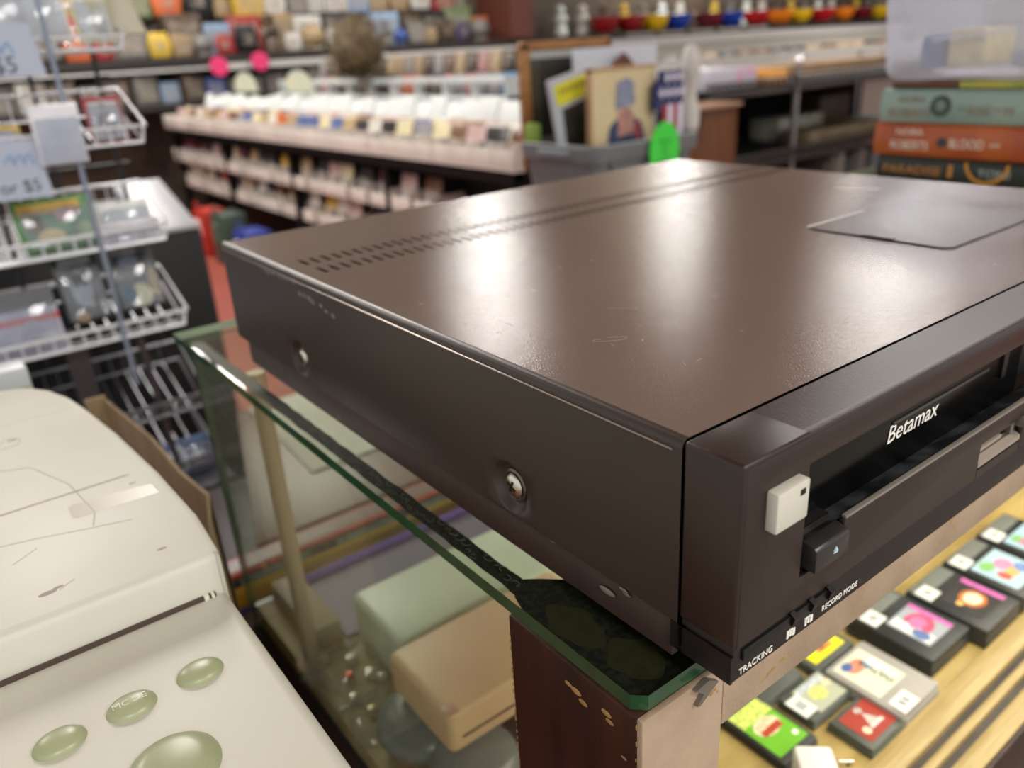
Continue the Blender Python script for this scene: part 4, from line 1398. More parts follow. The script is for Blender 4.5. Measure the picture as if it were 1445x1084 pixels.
for a in seg[:-1]:
    b = a + .545
    mb = MB()
    mb.box(RX, RX + .006, a, b, ZT - .302, ZT - .232, bev=.002)          # top front lip
    mb.box(RX, RX + .36, a, b, ZT - .306, ZT - .300)
    for k in range(5):
        mb.box(RX, RX + .35, a + .001 + k * .136, a + .004 + k * .136, ZT - .302, ZT - .215)
    mb.build('bin_tray', binwhite, rk)
    mb = MB()
    for k in range(4):
        y_ = a + .01 + k * .136
        mb.prism([(RX + .30, ZT - .240), (RX + .31, ZT - .240), (RX + .37, ZT - .085 - .012 * ((k * 7 + int(a * 9)) % 3)), (RX + .36, ZT - .085 - .012 * ((k * 7 + int(a * 9)) % 3))], 'y', y_ - .008, y_ + .127, bev=.002)
    mb.build('header_card', binclear, rk)
# two hanging rows of bins under the top
for row, (zt3, zb3, xo) in enumerate([(-.488, -.545, .03), (-.675, -.735, .05)]):
    yy = Y0 + .62
    while yy < Y1 - .3:
        n = 3 if yy > 3.6 else 1
        L = .142 * n + .03
        mb = MB()
        mb.box(RX + xo, RX + xo + .006, yy, yy + L, ZT + zb3, ZT + zt3, bev=.002)
        mb.box(RX + xo, RX + xo + .17, yy, yy + L, ZT + zb3 - .004, ZT + zb3)
        for k in range(n + 1):
            mb.box(RX + xo, RX + xo + .16, yy + k * (L - .004) / n, yy + k * (L - .004) / n + .004, ZT + zb3, ZT + zt3 + .03)
        mb.build('bin_tray', binwhite, rk)
        yy += L + (.05 if n > 1 else .035)

# discs
disc_cols = [('white', '#c9c2b8'), ('tan', '#a8906c'), ('grey', '#8c8a8c'), ('brown', '#6d4a34'), ('orange', '#b5632a'), ('blue', '#54648f'), ('pale pink', '#bfa09a'),
             ('dark', '#2e2a2c'), ('gold', '#c09a3c'), ('red', '#9c3a30'), ('maroon', '#6b3440'), ('cream', '#cfc39c')]
protos = {}


def disc(colname, col, x, y, z, tilt, where, grp):
    key = (colname, where)
    if colname not in protos:
        mb = MB()
        mb.box(-.005, .005, -.066, .066, 0, .124, bev=.0015)
        mb.box(-.0056, -.0048, -.055, .060, .012, .070, 1)
        o = mb.build('disc_case', [pm('disc_' + colname, col, .3, var=.12, vscale=25), pm('disc_print_' + colname, col, .35, col2='#d8d2c8', vscale=40)])
        protos[colname] = o
        c = o
    else:
        c = protos[colname].copy()
        COL.objects.link(c)
    c.location = (x, y, z)
    c.rotation_euler = (0, tilt, 0)
    tag(c, '%s disc case standing in %s' % (colname, where), 'disc case', grp % colname)


r = random.Random(11)
wts = [7, 5, 4, 3, 2, 2, 4, 2, 1, 1, 1, 4]
for a in seg[:-1]:
    for k in range(4):
        for d in range(3):
            cn, cc = r.choices(disc_cols, wts)[0]
            disc(cn, cc, RX + .06 + .085 * d + r.uniform(-.01, .01), a + .072 + k * .136, ZT - .284, .35 + r.uniform(-.08, .08), 'the top bins of the long white disc rack', '%s disc cases in the top bins of the long rack')
wts2 = [6, 3, 4, 4, 1, 1, 5, 9, 1, 1, 3, 3]
for row, (zb3, xo) in enumerate([(-.515, .03), (-.705, .05)]):
    yy = Y0 + .62
    while yy < Y1 - .3:
        n = 3 if yy > 3.6 else 1
        L = .142 * n + .03
        for k in range(n):
            cn, cc = r.choices(disc_cols, wts2)[0]
            disc(cn, cc, RX + xo + .045, yy + .016 + .142 * k + .070, ZT + zb3, .18, 'the hanging bins under the long disc rack', '%s disc cases in the hanging bins')
        yy += L + (.05 if n > 1 else .035)

# second rack behind it
R2X = 2.50
rk2 = thing('browser_rack', (R2X + .3, 4.9, 0), 'white record browser rack behind the long disc rack', 'store rack')
MB().box(R2X + .01, R2X + .70, 3.42, 6.62, 0, ZT - .13).build('rack_body', pm('rack2_grey', '#6d6a66', .6), rk2)
yy = 3.42
while yy < 6.2:
    mb = MB()
    mb.box(R2X - .01, R2X, yy, yy + .60, ZT - .060, ZT - .028, bev=.002)
    mb.box(R2X - .01, R2X + .005, yy, yy + .60, ZT - .16, ZT - .125, bev=.002)
    for q in (0, .3, .585):
        mb.box(R2X - .005, R2X + .5, yy + q, yy + q + .012, ZT - .16, ZT - .030)
    mb.build('bin_frame', binclear, rk2)
    yy += .605
wh = 'the white browser rack behind the long disc rack'
r = random.Random(5)
for k in range(26):
    cn, cc = r.choices([('dark', '#2b2626'), ('tan', '#a8906c'), ('brown', '#5a3f33'), ('blue', '#3f7aa8'), ('orange', '#c9652c'), ('grey', '#8c8a8c'), ('rose', '#a87878')], [5, 4, 4, 1, 1, 5, 2])[0]
    key = 'rec_' + cn
    if key not in protos:
        mb = MB()
        mb.box(-.008, .008, -.055, .055, 0, .115, bev=.002)
        mb.box(-.0088, -.0078, -.045, .045, .03, .100, 1)
        protos[key] = mb.build('sleeve', [pm('sleeve_' + cn, cc, .4, var=.2, vscale=20), pm('sleeve_art_' + cn, cc, .4, col2='#b8aca0', vscale=25)])
        c = protos[key]
    else:
        c = protos[key].copy()
        COL.objects.link(c)
    c.location = (R2X + .06, 3.49 + .118 * k, ZT - .129)
    c.rotation_euler = (0, .2, 0)
    tag(c, '%s sleeve standing in %s' % (cn, wh), 'sleeve', '%s sleeves in the white browser rack' % cn)
# upper sleeves on the second step of that rack
MB().box(R2X + .30, R2X + .70, 3.42, 6.62, ZT - .13, ZT - .02).build('rack_step', pm('rack2_grey', '#6d6a66', .6), rk2)
for k in range(24):
    cn = r.choices(['dark', 'brown', 'grey', 'rose', 'tan'], [6, 4, 2, 2, 2])[0]
    c = protos['rec_' + cn].copy()
    COL.objects.link(c)
    c.location = (R2X + .36, 3.5 + .125 * k, ZT - .0195)
    c.rotation_euler = (0, .15, 0)
    tag(c, '%s sleeve on the upper step of %s' % (cn, wh), 'sleeve', '%s sleeves on the upper step of the browser rack' % cn)

# round brown prickly ornament on the browser rack
t = thing('spiky_ornament', (2.45, 4.95, ZT - .016), 'bushy brown twig ball standing among the white browser racks', 'ornament')
mb = MB()
mb.ball((2.45, 4.95, ZT + .145), .19, .8, 1.1, .85, seg=24)
mb.build('core', pm('twig_dark', '#3a2e20', .8, col2='#6d5a3c', vscale=25), t)
mb = MB()
r = random.Random(2)
for k in range(240):
    a, e = r.uniform(0, 2 * PI), r.uniform(-.9, 1.45)
    d = Vector((math.cos(a) * math.cos(e) * .8, math.sin(a) * math.cos(e), math.sin(e) * .85))
    p0 = Vector((2.45, 4.95, ZT + .145)) + d * .15
    p1 = p0 + d * .085 + Vector((r.uniform(-.05, .05), r.uniform(-.05, .05), r.uniform(-.04, .04)))
    mb.tube([p0, p1], .0035, seg=4)
tw = mb.build('twigs', pm('twig_tan', '#7d6a48', .7), t)
tw['kind'] = 'stuff'

# ------------------------------------------------------------------ things on the floor at the rack's foot
for k, (y_, c_, c2_, lb, h_, wd) in enumerate([(5.50, '#a8281c', '#d9cfc8', 'red shopping bag with a white panel on the floor beneath the disc rack', .30, .22),
                                          (5.10, '#37493c', '#4d6152', 'dark green bag on the floor beneath the disc rack', .32, .24),
                                          (4.70, '#1d2f80', '#c9cad8', 'blue bag with a white figure on the floor beneath the disc rack', .26, .26),
                                          (4.36, '#c9b9b2', '#c04a38', 'white and red carton on the floor beneath the disc rack', .20, .24),
                                          (4.04, '#b0543c', '#d8b8a8', 'orange-red carton on the floor beneath the disc rack, nearest of the row', .19, .26)]):
    t = thing('shopping_bag' if k < 3 else 'floor_carton', (1.45, y_, 0), lb, 'bag' if k < 3 else 'box')
    mb = MB()
    mb.prism([(1.38, 0), (1.56, 0), (1.55, h_), (1.40, h_)], 'y', y_ - wd / 2, y_ + wd / 2, bev=.006)
    mb.build('bag_body' if k < 3 else 'carton_body', pm('bagm_%d' % k, c_, .5, var=.1, vscale=12), t)
    MB().box(1.368, 1.392, y_ - wd * .18, y_ + wd * .2, h_ * .45, h_ * .8).build('printed_panel', pm('bagp_%d' % k, c2_, .5), t)
    if k < 3:
        mb = MB()
        mb.tube([(1.40, y_ + .05 * math.cos(a), h_ + .06 * math.sin(a)) for a in [PI * q / 8 for q in range(9)]], .005, seg=6)
        mb.build('handle', pm('bagm_%d' % k, c_), t)

# ------------------------------------------------------------------ grey tote with framed pictures
TY, TX = 1.30, 1.148
RIM = ZT - .119
grey_m = pm('tote_grey', '#6d7072', .45, var=.06, vscale=10)
t = thing('plastic_tote', (TX + .19, TY + .14, ZT - .40), 'grey plastic tote full of framed pictures behind the recorder', 'storage tote')
lv = []
for f_, z_ in ((.03, -.40), (.012, -.18), (.008, -.16)):
    lv.append((rrect(TX + f_, TX + .376 - f_, TY + f_, TY + .29 - f_, .03), ZT + z_))
lv += [(rrect(TX, TX + .376, TY, TY + .29, .035), ZT - .160), (rrect(TX - .004, TX + .380, TY - .004, TY + .294, .037), RIM - .018), (rrect(TX - .004, TX + .380, TY - .004, TY + .294, .037), RIM - .003),
       (rrect(TX, TX + .376, TY, TY + .29, .035), RIM), (rrect(TX + .012, TX + .364, TY + .012, TY + .278, .028), RIM - .002), (rrect(TX + .016, TX + .360, TY + .016, TY + .274, .026), ZT - .20)]
shell(lv, grey_m, 'tote_wall', t)
for k in range(3):
    MB().box(TX + .06 + k * .12, TX + .066 + k * .12, TY - .001, TY + .012, ZT - .30, ZT - .160).build('rib', grey_m, t)
mb = MB()
mb.box(TX - .012, TX + .002, TY + .08, TY + .20, RIM - .030, RIM - .012, bev=.004)
mb.build('tote_handle', pm('tote_handle_grey', '#7b8087', .4), t)
t2 = thing('dark_table', (1.35, 1.45, 0), 'dark table under the grey plastic tote', 'table')
MB().box(1.05, 1.60, 1.20, 1.70, ZT - .43, ZT - .4002, bev=.003).build('table_top', wood_m, t2)
for lx in (1.08, 1.57):
    for ly in (1.23, 1.67):
        MB().box(lx - .02, lx + .02, ly - .02, ly + .02, 0, ZT - .43).build('leg', wood_m, t2)
# round green price label on the tote
t = thing('price_tag', (1.364, TY - .012, ZT - .20), 'round neon green price label hanging on the grey tote', 'price label')
neon = pm('neon_green', '#3fd83f', .5)
cx_, cz_ = 1.372, ZT - .150
mb = MB()
mb.prism([(cx_ + .052 * math.cos(2 * PI * k / 40), cz_ + .0675 * math.sin(2 * PI * k / 40)) for k in range(40)], 'y', TY - .014, TY - .0115)
mb.build('tag_disc', neon, t)
for k, (w_, dz_) in enumerate([(.045, .022), (.018, .008), (.022, -.006), (.050, -.024)]):
    MB().box(cx_ - w_ / 2, cx_ + w_ / 2, TY - .0152, TY - .0138, cz_ + dz_ - .002, cz_ + dz_ + .002).build('marker_stroke', pm('pen_green', '#1f7a2c', .6), t)


def panel(name, corners, y, th, mats, label, cat, extra=None, dy=0.0):
    """upright flat thing facing the counter; corners as (x, z rel) pairs"""
    cx = sum(c[0] for c in corners) / len(corners)
    cz = min(c[1] for c in corners)
    t = thing(name, (cx, y, ZT + cz), label, cat)
    mb = MB()
    mb.prism([(c[0], ZT + c[1]) for c in corners], 'y', y, y + th)
    mb.build('board', mats, t, smooth=False)
    return t


# cream picture with a blue and red figure shape
pc = panel('picture_board', [(1.212, -.180), (1.430, -.180), (1.432, .040), (1.212, .047)], 1.375, .012, pm('board_cream', '#d6c298', .5, var=.04, vscale=8),
           'cream picture board with a blue and red painted shape standing in the tote', 'picture')
mb = MB()
mb.box(1.208, 1.434, 1.373, 1.390, ZT + .040, ZT + .048)
mb.box(1.208, 1.214, 1.373, 1.390, ZT - .18, ZT + .045)
mb.build('board_edge', pm('board_edge', '#b58f6a', .5), pc)
for nm, pl, col in (('painted_shape', [(1.262, -.135), (1.395, -.135), (1.380, -.085), (1.345, -.068), (1.290, -.074), (1.270, -.090)], '#3a4468'),
                    ('painted_shape', [(1.296, -.115), (1.352, -.110), (1.350, -.060), (1.322, -.040), (1.300, -.055)], '#b98478'),
                    ('painted_shape', [(1.290, -.050), (1.356, -.042), (1.352, .010), (1.330, .022), (1.296, .012)], '#868aa0'),
                    ('painted_shape', [(1.356, -.125), (1.376, -.125), (1.372, -.085), (1.358, -.080)], '#a8433c')):
    mb = MB()
    mb.prism([(a, ZT + b) for a, b in pl], 'y', 1.3735 - .0004 * len(pc.children), 1.3752)
    mb.build(nm, pm('paint_' + col, col, .5, var=.25, vscale=60), pc, smooth=False)
# flag-patterned board
fb = panel('flag_board', [(1.398, -.060), (1.398, .000), (1.420, .012), (1.420, .030), (1.500, .030), (1.500, -.150), (1.425, -.150), (1.425, -.062)], 1.345, .012,
           [pm('flag_blue', '#232a5c', .5)], 'cut-out board painted with white stars on blue above red and white stripes', 'ornament')
for k in range(4):
    MB().box(1.425 + .0188 * k, 1.4435 + .0188 * k, 1.3435, 1.346, ZT - .150, ZT - .050).build('stripe', pm('flag_red', '#9c2f38', .5) if k % 2 == 0 else pm('flag_white', '#d6d0e0', .5), fb)
for row in range(2):
    for k in range(3 + row):
        xx = 1.441 + .025 * k - (.020 * row)
        zz = ZT + .014 - .036 * row
        mb = MB()
        mb.prism([(xx + (.012 if q % 2 == 0 else .006) * math.sin(PI * q / 4), zz + (.015 if q % 2 == 0 else .008) * math.cos(PI * q / 4)) for q in range(8)], 'y', 1.3425, 1.3450)
        mb.build('star', pm('flag_white', '#d6d0e0', .5), fb, smooth=False)
# yellow programme in a white plastic frame, tilted
t = thing('framed_programme', (1.17, 1.46, ZT - .14), 'tilted white frame with a yellow printed banner over a dark picture, standing in the tote', 'picture')
cs = [(1.135, .026), (1.292, .058), (1.292, -.130), (1.170, -.150)]
mb = MB()
mb.prism([(a, ZT + b) for a, b in cs], 'y', 1.440, 1.450)
mb.build('frame', pm('frame_white', '#b9bdc6', .4), t, smooth=False)
mb = MB()
mb.prism([(1.150, ZT + .014), (1.290, ZT + .044), (1.292, ZT - .002), (1.160, ZT - .034)], 'y', 1.4375, 1.4405)
mb.build('banner', pm('banner_yellow', '#dcd62e', .5), t, smooth=False)
mb = MB()
mb.prism([(1.176, ZT - .040), (1.292, ZT - .012), (1.292, ZT - .130), (1.190, ZT - .150)], 'y', 1.4375, 1.4405)
mb.build('dark_picture', pm('picture_dark', '#3b3833', .3, col2='#15140f', vscale=14), t, smooth=False)
for k in range(9):
    xx = 1.168 + .0125 * k
    zz = ZT + .001 + (xx - 1.168) * .215
    MB().box(xx, xx + .006, 1.4362, 1.4378, zz - .007, zz + .006).build('letter_mark', pm('mark_olive', '#8a8440', .6), t)
# wooden mirror behind
mrr = thing('framed_picture', (1.37, 1.62, ZT - .2), 'large dark picture in a golden wooden frame standing behind the tote pictures', 'picture')
gw = pm('golden_wood', '#a9763c', .35, col2='#8a5a2a', vscale=20, stretch=(1, 1, 4))
my = 1.60
X0, X1, Z0, Z1 = 1.190, 1.500, -.200, .113
mb = MB()
mb.box(X0 - .006, X0 + .022, my, my + .02, ZT + Z0, ZT + Z1, bev=.004)
mb.box(X0 - .006, X1, my, my + .02, ZT + Z1 - .020, ZT + Z1 + .003, bev=.004)
mb.box(X1 - .022, X1, my, my + .02, ZT + Z0, ZT + Z1, bev=.004)
mb.box(X0, X1, my, my + .02, ZT + Z0, ZT + Z0 + .02, bev=.004)
mb.build('frame', gw, mrr)
MB().box(X0 + .02, X1 - .02, my + .004, my + .012, ZT + Z0 + .02, ZT + Z1 - .018).build('picture_print', pm('dark_print', '#23221e', .15, col2='#3d3a30', vscale=6), mrr)
MB().box(X0 + .024, X1 - .02, my + .001, my + .005, ZT + .075, ZT + .092).build('inner_mat', pm('mat_grey', '#a9a9a5', .5), mrr)
# arched plaque
mb = MB()
pl = [(1.36 + .062 * math.cos(a), .030 + .062 * math.sin(a)) for a in [PI * k / 12 for k in range(13)]]
pl = [(1.500, .0), (1.500, .040), (1.480, .070), (1.455, .092), (1.445, .096), (1.425, .080), (1.405, .050), (1.395, .0)]
mb.prism([(a, ZT + b - .02) for a, b in pl], 'y', 1.50, 1.512)
arch = tag(mb.build('arched_plaque', pm('plaque_brown', '#5d3828', .5, col2='#c46a2c', vscale=14, thr=(.5, .7))), 'brown pointed-arch plaque behind the cream picture board', 'plaque')
mb = MB()
mb.box(1.300, 1.600, 1.530, 1.540, ZT - .14, ZT + .092)
tag(mb.build('white_backing_card', pm('panel_white', '#c9ccd6', .5)), 'plain white panel behind the arched plaque', 'panel')
mb = MB()
mb.lathe([(.012, .0), (.024, .01), (.026, .05), (.018, .08), (.016, .12), (.024, .14), (.026, .18), (.014, .21), (0, .215)], (1.545, 1.36, ZT - .128))
tag(mb.build('white_candlestick', pm('candle_white', '#c9c2bc', .4)), 'off-white turned candlestick right of the flag board', 'candlestick')
# things left of the mirror
tag(MB().box(1.150, 1.172, 1.52, 1.56, ZT - .130, ZT - .075, bev=.004).build('green_tag', pm('tag_green', '#7f9a3c', .5)), 'small lime green tag at the left corner of the tote', 'tag')

# ------------------------------------------------------------------ wooden cabinet and chrome shelf unit on the right
mb = MB()
mb.box(2.71, 2.955, 2.30, 2.47, 0, ZT - .192, bev=.003)
t = thing('wooden_cabinet', (2.83, 2.4, 0), 'plain orange-brown wooden cabinet right of the grey tote', 'cabinet')
mb.build('cabinet_body', pm('orange_wood', '#683a14', .5, col2='#58300f', vscale=8, stretch=(3, 3, .5)), t)
MB().box(2.60, 2.965, 2.28, 2.475, ZT - .1918, ZT - .178).build('cabinet_top', pm('pale_wood', '#96755a', .6), t)
su = thing('wire_shelf_unit', (4.2, 3.0, 0), 'black and chrome wire shelf unit on the right behind the recorder', 'shelf unit')
chr2 = pm('dull_chrome', '#8d8b88', .3, metal=.8)
for px_, py_ in ((3.69, 2.505), (5.6, 2.505), (3.69, 3.3), (5.6, 3.3)):
    mb = MB()
    mb.tube([(px_, py_, 0), (px_, py_, ZT - .066)], .018)
    mb.build('post', chr2, su)
tag_ = []
for zz in (-.115, -.47, -.80):
    mb = MB()
    mb.box(3.0, 5.7, 2.50, 3.3, ZT + zz - .05, ZT + zz - .030, 0)
    mb.build('shelf_board', pm('board_dark', '#0b0b0d', .6), su)
    mb = MB()
    mb.tube([(2.95, 2.48, ZT + zz), (5.7, 2.48, ZT + zz)], .008)
    mb.tube([(2.95, 2.48, ZT + zz - .060), (5.7, 2.48, ZT + zz - .060)], .008)
    for k in range(54):
        mb.tube([(2.97 + .05 * k, 2.48, ZT + zz), (2.995 + .05 * k, 2.48, ZT + zz - .060)], .004, seg=5)
        mb.tube([(2.995 + .05 * k, 2.48, ZT + zz - .060), (3.02 + .05 * k, 2.48, ZT + zz)], .004, seg=5)
    mb.build('wire_truss', pm('truss_dark', '#55524f', .4, metal=.6), su)
MB().box(3.3, 5.7, 3.31, 3.34, 0, ZT - .12).build('back_panel', pm('board_black', '#050506', .7, spec=.1), su)
tag(MB().box(3.05, 3.42, 2.55, 2.90, ZT - .145, ZT - .050, bev=.01).build('white_bin', pm('bin_lilac', '#bdb9c4', .4, col2='#d98aa8', vscale=4, thr=(.6, .7))), 'pale lilac bin with a pink patch on the left end of the top wire shelf', 'bin')
tag(MB().box(3.48, 3.66, 2.54, 2.80, ZT - .145, ZT - .075, bev=.01).build('orange_box', pm('orange_box', '#e09a3c', .4)), 'bright orange box on the top wire shelf beside the chrome post', 'box')
tag(MB().box(3.80, 5.3, 2.9, 3.25, ZT - .145, ZT - .085, bev=.004).build('wood_tray', pm('tray_wood', '#a98a68', .5, var=.1, vscale=5)), 'long wooden tray on the top wire shelf', 'tray')
mb = MB()
mb.ball((3.69, 2.50, ZT - .040), .026, 1, 1, 1, seg=20)
tag(mb.build('chrome_knob', pm('bright_knob', '#ffffff', .1, metal=.6)), 'shiny ball finial on top of the chrome post', 'finial')
for k, (xa, xb, c_, h_, lb) in enumerate([(4.0, 4.75, '#6d5e46', .07, 'tan box of papers on the middle wire shelf'), (4.05, 4.5, '#8f8d7c', .13, 'pale folded towel behind the tan box on the middle wire shelf'), (4.85, 5.2, '#4a3420', .19, 'brown wooden speaker at the right of the middle wire shelf')]):
    tag(MB().box(xa, xb, 2.60 + .25 * k, 2.80 + .25 * k, ZT - .4995, ZT - .50 + h_, bev=.006).build(['paper_box', 'folded_towel', 'wooden_speaker'][k], pm('mid_%d' % k, c_, .5, var=.25, vscale=12)), lb, ['box', 'towel', 'speaker'][k])
for k in range(9):
    c_ = ['#4c443e', '#6a6058', '#8b8478', '#3c3f46', '#54504a', '#77706a', '#3f3a3a', '#6f7478', '#5a5148'][k]
    tag(MB().box(4.1 + .075 * k, 4.15 + .075 * k, 2.56, 2.86, ZT - .829, ZT - .829 + .22 + .02 * (k % 3), bev=.003).build('upright_album', pm('alb_%d' % k, c_, .5)),
        'dull upright record album on the bottom wire shelf', 'album', 'record albums on the bottom wire shelf')

# ------------------------------------------------------------------ back wall: shelves with toys and boxes
WY = 6.95
ws = thing('long_shelving', (5.5, 7.2, 0), 'long shelving with white front strips along the back of the store', 'shelving')
shelf_w = pm('shelf_white', '#bdbab6', .4)
shelf_d = pm('shelf_dark', '#26211f', .5)
MB().box(-1.0, 13.0, 7.50, 7.58, 0, CEIL - .6).build('back_board', pm('peg_brown', '#54483c', .8, var=.3, vscale=5), ws)
for zz, dy, mt, th in ((.100, 0, shelf_w, .05), (.162, .01, shelf_d, .062), (-.16, -.25, shelf_d, .05)):
    MB().box(2.2 if mt is shelf_w else -1.0, 13.0, WY + dy, WY + dy + .012, ZT + zz - th / 2, ZT + zz + th / 2).build('front_strip', mt, ws)
    MB().box(-1.0, 13.0, WY + dy + .012, 7.5, ZT + zz - .01, ZT + zz + .01).build('shelf_board', mt, ws)
for xx in (4.43,):
    MB().box(xx, xx + .10, WY - .02, WY + .02, ZT - .10, ZT + .10).build('bracket', shelf_w, ws)
MB().box(5.22, 5.50, WY - .05, 7.495, ZT + .196, CEIL).build('column_box', pm('column_brown', '#5a3024', .5), ws)
mb = MB()
for k in range(60):
    x_ = 6.9 + .045 * k
    if k % 12 in (10, 11):
        continue
    mb.box(x_, x_ + .030, WY - .004, WY + .002 + .018, ZT + .148, ZT + .176)
mb.build('shelf_lettering', pm('letter_pale', '#a8a29a', .5), ws).__setitem__('kind', 'stuff')
r = random.Random(21)
pal = [('red', '#8e2c28'), ('orange', '#b85c30'), ('yellow', '#c0a038'), ('blue', '#2c4788'), ('black', '#121113'), ('white', '#bdb9b2'), ('grey', '#66635f'), ('brown', '#4a3a2c'),
       ('tan', '#97805e'), ('green', '#55663e'), ('pale blue', '#7d92ac'), ('purple', '#463857')]
wgt = [3, 2, 2, 2, 9, 5, 7, 8, 5, 2, 2, 1]
kinds = ['toy_box', 'toy_ball', 'toy_figure', 'toy_bag']
kp = {}


def wall_item(kind, cn, cc, x, y, z, s, where, rot=.35):
    key = (kind, cn)
    if key not in kp:
        mb = MB()
        m1 = pm('toy_' + cn, cc, .45, var=.25, vscale=14)
        m2 = pm('toyprint_' + cn, cc, .45, col2='#8f8478', vscale=9)
        if kind == 'toy_box':
            mb.box(-.5, .5, -.25, .25, 0, 1.1, 0, bev=.02)
            mb.box(-.38, .38, -.262, -.245, .15, .9, 1)
        elif kind == 'toy_ball':
            mb.ball((0, 0, .45), .45, seg=20)
            mb.lathe([(.30, 0), (.34, .02), (.30, .08)], (0, 0, 0), mi=1)
        elif kind == 'toy_figure':
            mb.lathe([(.0, 0), (.32, 0), (.30, .35), (.18, .55), (.34, .75), (.30, .95), (.10, 1.02), (.22, 1.15), (.20, 1.35), (0, 1.45)], (0, 0, 0), seg=16)
            mb.ball((.30, 0, .70), .12, 1, 1, 2, 1)
            mb.ball((-.30, 0, .70), .12, 1, 1, 2, 1)
        else:
            mb.prism([(-.42, 0), (.42, 0), (.50, .55), (.34, 1.0), (-.34, 1.0), (-.50, .55)], 'y', -.14, .14, 0, bev=.05)
            mb.box(-.22, .22, -.16, -.13, .3, .7, 1)
        kp[key] = mb.build(kind, [m1, m2])
        c = kp[key]
    else:
        c = kp[key].copy()
        COL.objects.link(c)
    c.location = (x, y, z)
    c.scale = (s, s, s)
    c.rotation_euler = (0, 0, r.uniform(-rot, rot))
    nm = kind.replace('toy_', '').replace('figure', 'figurine')
    tag(c, '%s toy %s on %s' % (cn, nm, where), 'toy', '%s toy %ss on %s' % (cn, nm, where))


x = .6
while x < 5.0:
    s_ = r.uniform(.13, .24)
    cn, cc = r.choices(pal, wgt)[0]
    kd = r.choices(kinds, [4, 2, 3, 3])[0]
    wall_item(kd, cn, cc, x + s_ / 2, WY + .14, ZT + .1945, s_, 'the long back wall shelf left of the column')
    x += s_ + .01
x = .6
while x < 5.0:
    s_ = r.uniform(.2, .30)
    cn, cc = r.choices(pal, wgt)[0]
    wall_item('toy_box', cn, cc, x + s_ / 2, WY + .38, ZT + .1945, s_, 'the long back wall shelf left of the column')
    x += s_ * 1.04
for row, zr in enumerate((.50, .74)):
    x = .5
    while x < 5.0:
        s_ = r.uniform(.15, .25)
        cn, cc = r.choices(pal, wgt)[0]
        kd = r.choices(['toy_box', 'toy_bag'], [3, 2])[0]
        wall_item(kd, cn, cc, x + s_ / 2, 7.495 - s_ * .27, ZT + zr + r.uniform(-.02, .02), s_, 'the pegboard above the back wall shelf', rot=0)
        x += s_ + .01
# hanging goods on the left part of the wall, below the shelf
x = .5
while x < 4.2:
    s_ = r.uniform(.13, .2)
    cn, cc = r.choices(pal, [1, 1, 0, 1, 9, 2, 6, 6, 3, 1, 1, 0])[0]
    wall_item('toy_box', cn, cc, x + s_ / 2, WY + .1, ZT - .149, s_, 'the lower back wall shelf')
    x += s_ + .02
# row of coloured bowls (small helmets) along the right part of the shelf
seq = [(6.75, 'dark red', '#8c1a1e'), (7.15, 'dark red', '#8c1a1e'), (7.55, 'yellow', '#e0b41c'), (7.95, 'blue', '#1c3ea8'), (8.55, 'maroon', '#6b1826'), (8.95, 'blue', '#1c3ea8'),
       (9.50, 'red', '#b01c22'), (10.0, 'orange', '#e07a1c'), (10.45, 'yellow', '#e0b41c'), (11.0, 'red', '#b01c22'), (11.5, 'orange', '#e07a1c'), (12.0, 'maroon', '#6b1826'), (12.5, 'yellow', '#e0b41c')]
for k, (x_, cn, cc) in enumerate(seq):
    z_ = ZT + .1945
    t = thing('plastic_bowl', (x_, WY + .20, z_), '%s plastic bowl in the row on the back shelf right of the column' % cn, 'bowl', '%s plastic bowls in the row on the back shelf' % cn)
    mb = MB()
    mb.lathe([(.0, .0), (.09, .0), (.13, .04), (.165, .10), (.180, .165), (.170, .165), (.12, .05), (0, .02)], (x_, WY + .20, z_))
    mb.build('bowl', pm('bowl_' + cn, cc, .25), t)
    mb = MB()
    mb.lathe([(.168, .160), (.190, .166), (.190, .172), (.168, .172), (.168, .160)], (x_, WY + .20, z_))
    mb.build('rim', pm('bowl_' + cn, cc, .25), t)
for k in range(20):
    x_ = 6.3 + .33 * k
    cn, cc = [('glass', '#cfd6cf'), ('white', '#c9c6c0'), ('brown', '#6d5240'), ('yellow', '#d6b84c'), ('grey', '#8f8f8c')][k % 5]
    wall_item('toy_figure', cn if cn != 'glass' else 'pale green', cc, x_, WY + .44, ZT + .1945, .22, 'the back shelf behind the row of bowls')
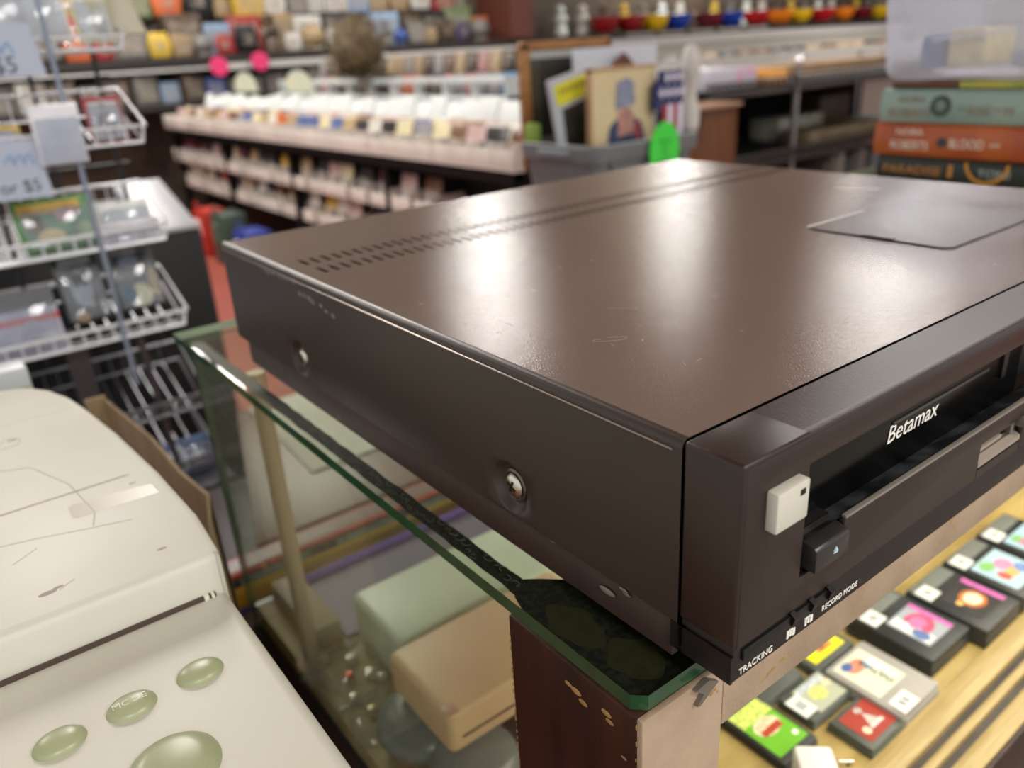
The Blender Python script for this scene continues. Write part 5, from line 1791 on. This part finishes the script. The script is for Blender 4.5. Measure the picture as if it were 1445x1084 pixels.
# row of boxes with pale cover pictures under the shelf on the right (display of albums)
ar = thing('album_rack', (8.6, 5.6, 0), 'white album display rack along the right part of the back wall', 'store rack')
MB().box(5.6, 12.8, 5.70, 6.5, 0, ZT - .36).build('rack_body', pm('album_rack_grey', '#77736d', .6), ar)
MB().box(5.6, 12.8, 6.48, 6.52, ZT + .035, ZT + .080).build('top_strip', shelf_w, ar)
MB().box(5.6, 12.8, 5.60, 5.64, ZT - .345, ZT - .295).build('front_strip', pm('strip_wood', '#b8a690', .5), ar)
for k in range(22):
    MB().box(5.62 + .33 * k, 5.635 + .33 * k, 5.64, 6.48, ZT - .36, ZT - .13).build('divider', shelf_w, ar)
MB().box(5.6, 12.8, 6.50, 6.55, 0, ZT + .03).build('back_panel', pm('panel_pale', '#a9a39a', .6), ar)
for k in range(21):
    cn, cc = r.choices([('dark', '#2c2624'), ('brown', '#6d4a34'), ('rust', '#9c5238'), ('grey', '#8c8a88'), ('slate', '#3c4250'), ('tan', '#b09878')], [3, 3, 3, 2, 2, 3])[0]
    key = 'alb_' + cn
    if key not in protos:
        mb = MB()
        mb.box(-.14, .14, -.012, .012, 0, .29, bev=.003)
        mb.box(-.11, .11, -.0135, -.0115, .05, .25, 1)
        protos[key] = mb.build('record_album', [pm('album_' + cn, cc, .4, var=.2, vscale=8), pm('albumart_' + cn, cc, .4, col2='#b8a89a', vscale=9)])
        c = protos[key]
    else:
        c = protos[key].copy()
        COL.objects.link(c)
    c.location = (5.80 + .33 * k, 6.15, ZT - .3595)
    c.rotation_euler = (-.25, 0, 0)
    tag(c, '%s record album standing in the white album rack' % cn, 'album', '%s albums in the white album rack' % cn)
# pink hanging labels
for k, (x_, z_) in enumerate([(2.20, .145), (2.55, .165)]):
    mb = MB()
    mb.cyl((x_, 6.90, ZT + z_ - .04), .075, .012, 'y', seg=24)
    tag(mb.build('pink_label', pm('hot_pink', '#d8386c', .5)), ['round hot pink price label, left of the two under the back shelf', 'round hot pink price label, right of the two under the back shelf'][k], 'label')
# arched clear headers on the far end of the disc rack
for k, (y_, lb) in enumerate([(5.95, 'farther arched clear header sign on the disc rack'), (5.0, 'nearer arched clear header sign on the disc rack')]):
    mb = MB()
    pts = [(y_ + .22 * math.cos(a), ZT - .075 + .13 * math.sin(a)) for a in [PI * q / 16 for q in range(17)]]
    mb.prism(pts, 'x', RX + .44, RX + .446)
    t = thing('arched_sign', (RX + .44, y_, ZT - .075), lb, 'sign')
    mb.build('sign_sheet', pm('sign_pale', '#bcc6b8', .3, col2='#d2cfae', vscale=10), t)
